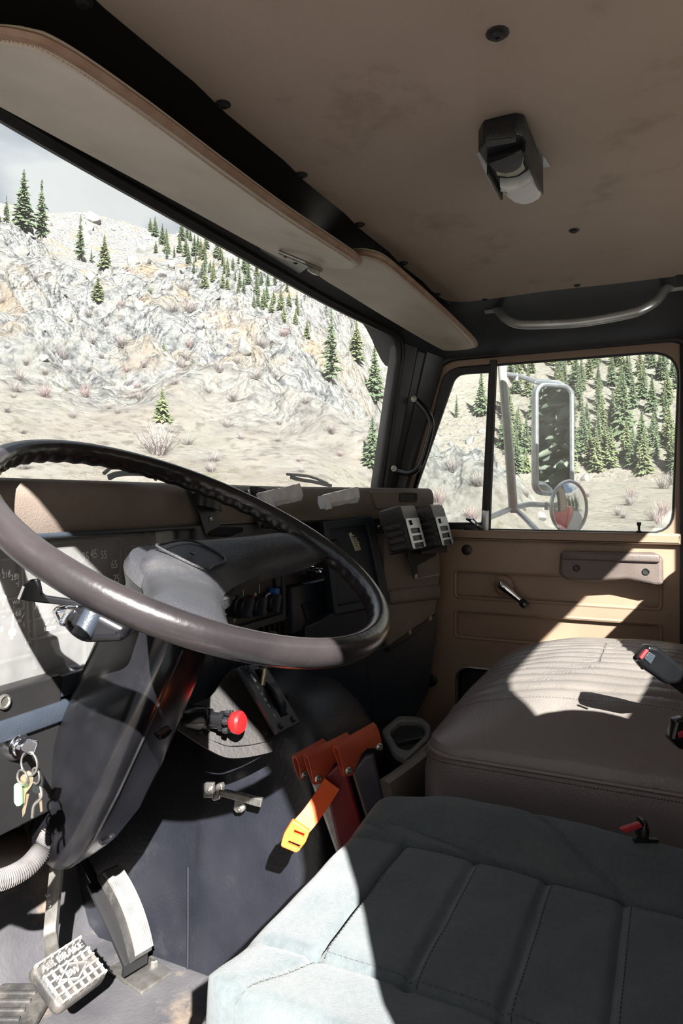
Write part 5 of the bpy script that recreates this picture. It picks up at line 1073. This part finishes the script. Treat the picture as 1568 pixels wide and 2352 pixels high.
rockc = mixc(ramp(nz(.13, 5), (.52, (0, 0, 0)), (.66, (1, 1, 1))), rockc, ramp(nz(.8, 8), (.35, (0.294, 0.221, 0.158)), (.65, (0.326, 0.273, 0.206))))
an = n.new('ShaderNodeAttribute'); an.attribute_name = 'rock'
ad = n.new('ShaderNodeMath'); ad.operation = 'MULTIPLY_ADD'; l.new(nz(.35, 6), ad.inputs[0]); ad.inputs[1].default_value = 1.5; ad.inputs[2].default_value = -.75
sm = n.new('ShaderNodeMath'); sm.operation = 'ADD'; l.new(an.outputs['Fac'], sm.inputs[0]); l.new(ad.outputs[0], sm.inputs[1]); sm.use_clamp = True
road = n.new('ShaderNodeAttribute'); road.attribute_name = 'road'
l.new(mixc(road.outputs['Fac'], mixc(sm.outputs[0], soil, rockc), ramp(nz(3.0), (.3, (.065, .065, .07)), (.7, (.095, .093, .092)))), b.inputs['Base Color'])
bp = n.new('ShaderNodeBump'); bp.inputs['Strength'].default_value = .9; bp.inputs['Distance'].default_value = 1.6; vo = n.new('ShaderNodeTexVoronoi'); vo.inputs['Scale'].default_value = .55; vo.inputs['Detail'].default_value = 3.0; vo.inputs['Roughness'].default_value = .6; l.new(tc.outputs['Object'], vo.inputs['Vector'])
vm = n.new('ShaderNodeMath'); vm.operation = 'MULTIPLY'; l.new(vo.outputs['Distance'], vm.inputs[0]); l.new(sm.outputs[0], vm.inputs[1])
hs_ = n.new('ShaderNodeMath'); hs_.operation = 'MULTIPLY_ADD'; l.new(vm.outputs[0], hs_.inputs[0]); hs_.inputs[1].default_value = -1.4; l.new(nz(.7, 10, .72), hs_.inputs[2]); l.new(hs_.outputs[0], bp.inputs['Height']); l.new(bp.outputs[0], b.inputs['Normal'])
me.materials.append(m)
def hit(u, v, rmin=14):
    k = ray(u, v); h = math.hypot(k.x, k.y); s = np.concatenate([np.arange(rmin, 120, .25), np.arange(120, 800, 1.5)]); z, _ = terrain(k.x / h * s, k.y / h * s); below = np.nonzero(z > k.z / h * s)[0]
    if len(below) == 0: return None
    r = s[below[0]]; return Vector((k.x / h * r, k.y / h * r, float(z[below[0]])))
# ---- conifers: four shapes, copied
def conifer(seed, whorls, width, gap, ragged, base=.08):
    rd = random.Random(seed); mb = MB(); tr = MB(); tr.tube([(0, 0, -.03), (0, 0, .5), (0, 0, 1)], [.014, .009, .002], 5)
    for w in range(whorls):
        f = base + (1 - base) * (w / whorls) ** .92; rad = width * (1 - f) ** .8 * rd.uniform(1 - ragged, 1.05) + .008; nb = 14 if f < .7 else 9
        a0 = rd.uniform(0, 6.28)
        for k in range(nb):
            if rd.random() < gap: continue
            a = a0 + 2 * PI * k / nb + rd.uniform(-.25, .25); L = rad * rd.uniform(.5, 1.15); dz = -L * rd.uniform(-.05, .55); f_ = f; f = min(.995, f + rd.uniform(-.014, .014)); hw_ = L * rd.uniform(.13, .26)
            c, s_ = math.cos(a), math.sin(a); P = []
            for (t, wd, zz) in ((.02, .25, .02), (.35, .95, .0), (.7, .85, 0), (1.0, .12, 0)):
                for q in (-1, 1):
                    jx = rd.uniform(-.1, .1) * L; P.append((c * (L * t + jx) - s_ * q * wd * hw_, s_ * (L * t + jx) + c * q * wd * hw_, f + dz * t * t + zz * L - abs(wd) * hw_ * .35 + rd.uniform(-.006, .006)))
                P.append((c * L * t, s_ * L * t, f + dz * t * t + .02 * L + .008))
            F = []
            for j in range(3):
                i = j * 3; F += [(i, i + 2, i + 5, i + 3), (i + 2, i + 1, i + 4, i + 5)]
            mb.add(P, F); f = f_
    return tr, mb
PROTO = []
for k, (args, mt) in enumerate([((1, 46, .23, .12, .45), 'needles_dark'), ((2, 42, .27, .14, .5), 'needles_olive'), ((3, 40, .17, .34, .6, .12), 'needles_dark'), ((4, 30, .40, .08, .35, .04), 'needles_olive')]):
    tr, mb = conifer(*args); PROTO.append((finish('trunk', tr, 'sun_trunk', (0, 0, 0)), finish('foliage', mb, mt, (0, 0, 0), 80)))
OCC = []
def free(p, r):
    for q, s_ in OCC:
        if abs(q.x - p.x) < r + s_ and abs(q.y - p.y) < r + s_ and (q.xy - p.xy).length < r + s_: return False
    OCC.append((p.copy(), r)); return True
def tree(p, h, kind, label, group, cat='tree', wide=1.0):
    o = bpy.data.objects.new('conifer', None); COL.objects.link(o); o.location = p; o.scale = (h * wide, h * wide, h); o.rotation_euler = (0, 0, random.uniform(0, 6.28)); o['label'] = label; o['category'] = cat; o['group'] = group
    for nm, me_ in zip(('trunk', 'foliage'), PROTO[kind]):
        c = bpy.data.objects.new(nm, me_); COL.objects.link(c); c.parent = o
    return o
def tpx(u, vb, vt, kind, label, group, wide=1.0):
    p = hit(u, vb); hp_ = vb - vt
    if group == G1:
        for _ in range(30):
            if p is not None and p.length < 112: break
            vb += 4; p = hit(u, vb)
        vt = vb - hp_ * 1.15
    if p is None: return
    d = p.dot(FV); H_ = (vb - vt) / FPX * d
    if not free(p, H_ * (.42 if kind == 3 else (.155 if 'distant' in group else .22)) * wide): return
    return tree(p - Vector((0, 0, .2)), (vb - vt) / FPX * d, kind, label, group, wide=wide)
G1 = 'conifers on the rocky hill seen through the windshield'
tpx(372, 970, 896, 3, 'small yellow green conifer standing alone on the pale slope above the dash', G1)
tpx(55, 450, 325, 0, 'tall dark conifer on the ridge at the left edge', G1)
tpx(96, 470, 345, 2, 'thin sparse conifer on the ridge beside the tall dark one', G1)
tpx(185, 480, 385, 2, 'lone thin conifer on the skyline right of the ridge group', G1)
tpx(210, 485, 455, 2, 'small snag on the skyline beside the lone thin conifer', G1)
tpx(240, 555, 485, 1, 'rounded olive conifer just below the skyline', G1)
tpx(100, 545, 480, 1, 'olive conifer on the rocks below the ridge', G1)
tpx(75, 520, 470, 1, 'short olive conifer nearest the left edge below the ridge', G1)
tpx(225, 690, 640, 3, 'round shrubby conifer in the middle of the rock face', G1)
tpx(15, 445, 385, 2, 'short sparse conifer at the far left of the ridge', G1)
tpx(470, 660, 625, 3, 'small shrubby conifer at the right of the rock face', G1)
tpx(375, 805, 785, 3, 'tiny dark shrub conifer on the orange scree', G1)
for (u, vb, vt, k, lb) in ((760, 880, 700, 2, 'tall conifer with dark base left of the passenger side windshield edge'), (818, 830, 730, 1, 'pale green conifer between the tall one and the windshield edge'), (860, 925, 790, 0, 'dense conifer right of the pale green one near the windshield edge'), (905, 900, 800, 0, 'dark conifer touching the right edge of the windshield'), (855, 1080, 955, 0, 'full dark conifer low at the right edge of the windshield'), (835, 1075, 1040, 3, 'low green shrub at the foot of the full conifer'), (705, 780, 735, 1, 'small conifer on the bare slope left of the tall one')):
    tpx(u, vb, vt, k, lb, 'conifers near the right edge of the windshield')
for (u, vb, vt, k, lb) in ((1105, 955, 850, 0, 'dark conifer in the vent window beside the divider'), (1048, 960, 905, 2, 'thin conifer in the middle of the vent window'), (1208, 1085, 1030, 3, 'rounded yellow green conifer left of the side mirror'), (1430, 1010, 850, 0, 'large dark conifer in the upper right of the passenger window'), (1190, 1010, 930, 1, 'olive conifer between the mirror pole and the side mirror')):
    tpx(u, vb, vt, k, lb, 'conifers seen through the passenger window', .95)
rd = random.Random(5)
for k in range(110):
    u = rd.uniform(345, 690); v = 505 + (u - 345) * .52 + rd.uniform(-5, 75); h = rd.uniform(28, 52)
    tpx(u, v, v - h, rd.choice((0, 1, 2)), 'one of the small conifers scattered along the ridge below the header', 'distant conifers along the ridge')
for k in range(330):
    u = rd.uniform(1150, 1566); v = rd.uniform(835, 1085); 
    if rd.random() < .35: v = rd.uniform(1010, 1092)
    if u < 1320 and v < 960 and rd.random() < .5: continue
    h = 45 + (v - 800) * .16 + rd.uniform(0, 22); tpx(u, v, v - h, rd.choice((0, 0, 1, 1, 2)), 'one of the conifers crowding the far hillside in the passenger window', 'distant conifers in the passenger window')
for k in range(70):
    a = R(rd.uniform(-118, -78)); r = rd.uniform(26, 75); x, y = r * math.cos(a), r * math.sin(a); z = float(terrain(x, y)[0]); hh_ = rd.uniform(8, 15)
    if free(Vector((x, y, z)), hh_ * .2): tree(Vector((x, y, z - .2)), hh_, rd.choice((0, 1, 0)), 'one of the trees behind the truck, reflected in the side mirror', 'trees reflected in the mirrors')
# ---- bare shrubs
def shrub(seed, n_):
    rd2 = random.Random(seed); mb = MB()
    for k in range(n_):
        a = rd2.uniform(0, 6.28); el = rd2.uniform(.5, 1.35); L = rd2.uniform(.5, 1.0); d = Vector((math.cos(a) * math.cos(el), math.sin(a) * math.cos(el), math.sin(el))); p0 = Vector((rd2.uniform(-.15, .15), rd2.uniform(-.15, .15), 0)); s_ = Vector((-math.sin(a), math.cos(a), 0))
        for t in range(3):
            q = p0 + d * L * (.35 + .3 * t); d2 = (d + Vector((rd2.uniform(-.6, .6), rd2.uniform(-.6, .6), rd2.uniform(-.1, .5)))).normalized() * L * .38
            mb.add([q - s_ * .008, q + s_ * .008, q + d2], [(0, 1, 2)])
        mb.add([p0 - s_ * .012, p0 + s_ * .012, p0 + d * L], [(0, 1, 2)])
    return mb
SH = [finish('bare_shrub', shrub(1, 130), 'twigs', (0, 0, 0)), finish('bare_shrub', shrub(2, 130), 'twigs_red', (0, 0, 0)), finish('bare_shrub', shrub(3, 90), 'needles_olive', (0, 0, 0))]
def put_shrub(u, v, s, kind, label, group):
    p = hit(u, v)
    if p is None: return
    o = bpy.data.objects.new('bare_shrub', SH[kind]); COL.objects.link(o); h = s / FPX * p.dot(FV)
    if not free(p, h * 1.05): bpy.data.objects.remove(o); return
    o.location = p - Vector((0, 0, .05 * h)); o.scale = (h * 1.15, h * 1.15, h); o.rotation_euler = (0, 0, rd.uniform(0, 6.28)); o['label'] = label; o['category'] = 'shrub'; o['group'] = group
put_shrub(365, 1045, 75, 0, 'grey leafless shrub at the foot of the lone yellow green conifer', 'shrubs on the slope')
for k in range(130):
    if k < 90: u, v = rd.uniform(-10, 860), rd.uniform(640, 1100)
    else: u, v = rd.uniform(0, 330), rd.uniform(840, 960)
    if 1100 - v < 0 or v < 300 + .75 * u - 90: continue
    put_shrub(u, v, rd.uniform(12, 32), 1 if rd.random() < .12 else (2 if rd.random() < .1 else 0), 'one of the leafless shrubs scattered over the slope outside the windshield', 'shrubs on the slope')
for k in range(46): put_shrub(rd.uniform(965, 1545), rd.uniform(1075, 1215), rd.uniform(14, 40), 1 if rd.random() < .2 else 0, 'one of the leafless shrubs in the meadow outside the passenger window', 'shrubs in the meadow')
# ---- boulders
def boulder(seed):
    bm = bmesh.new(); bmesh.ops.create_icosphere(bm, subdivisions=3, radius=1); rd2 = random.Random(seed); cuts = [(Vector((rd2.uniform(-1, 1), rd2.uniform(-1, 1), rd2.uniform(-.6, 1))).normalized(), rd2.uniform(.45, .8)) for _ in range(14)]
    for q in bm.verts:
        for nn, d in cuts:
            e = q.co.dot(nn) - d
            if e > 0: q.co -= nn * e
        q.co *= 1 + .05 * math.sin(q.co.x * 9 + seed) * math.sin(q.co.y * 8)
    me_ = bpy.data.meshes.new('boulder'); bm.to_mesh(me_); bm.free(); me_.shade_smooth(); me_.set_sharp_from_angle(angle=R(25)); me_.materials.append(M['boulder']); return me_
BO = [boulder(s) for s in (1, 2, 3, 4, 5)]
def put_rock(u, v, s, label, group):
    p = hit(u, v)
    if p is None: return
    o = bpy.data.objects.new('boulder', rd.choice(BO)); COL.objects.link(o); h = s / FPX * p.dot(FV) / 2
    if not free(p, h * 1.05): bpy.data.objects.remove(o); return
    o.location = p; o.scale = (h * rd.uniform(.8, 1.3), h * rd.uniform(.8, 1.3), h * rd.uniform(.7, 1.2)); o.rotation_euler = (rd.uniform(-.5, .5), rd.uniform(-.5, .5), rd.uniform(0, 6.28)); o['label'] = label; o['category'] = 'rock'; o['group'] = group
for k in range(150):
    u, v = rd.uniform(-10, 620), rd.uniform(470, 880)
    if v < 440 + max(0, u - 250) * .62: continue
    put_rock(u, v, rd.uniform(14, 48), 'one of the grey rocks jutting from the rocky hill outside the windshield', 'rocks on the hill')
for k in range(34): put_rock(rd.uniform(985, 1110), rd.uniform(965, 1180), rd.uniform(12, 34), 'one of the pale rocks of the outcrop seen in the vent window', 'rocks of the outcrop')
for k in range(10): put_rock(rd.uniform(1180, 1350), rd.uniform(1080, 1210), rd.uniform(14, 36), 'one of the rocks beside the mirrors in the meadow', 'rocks in the meadow')
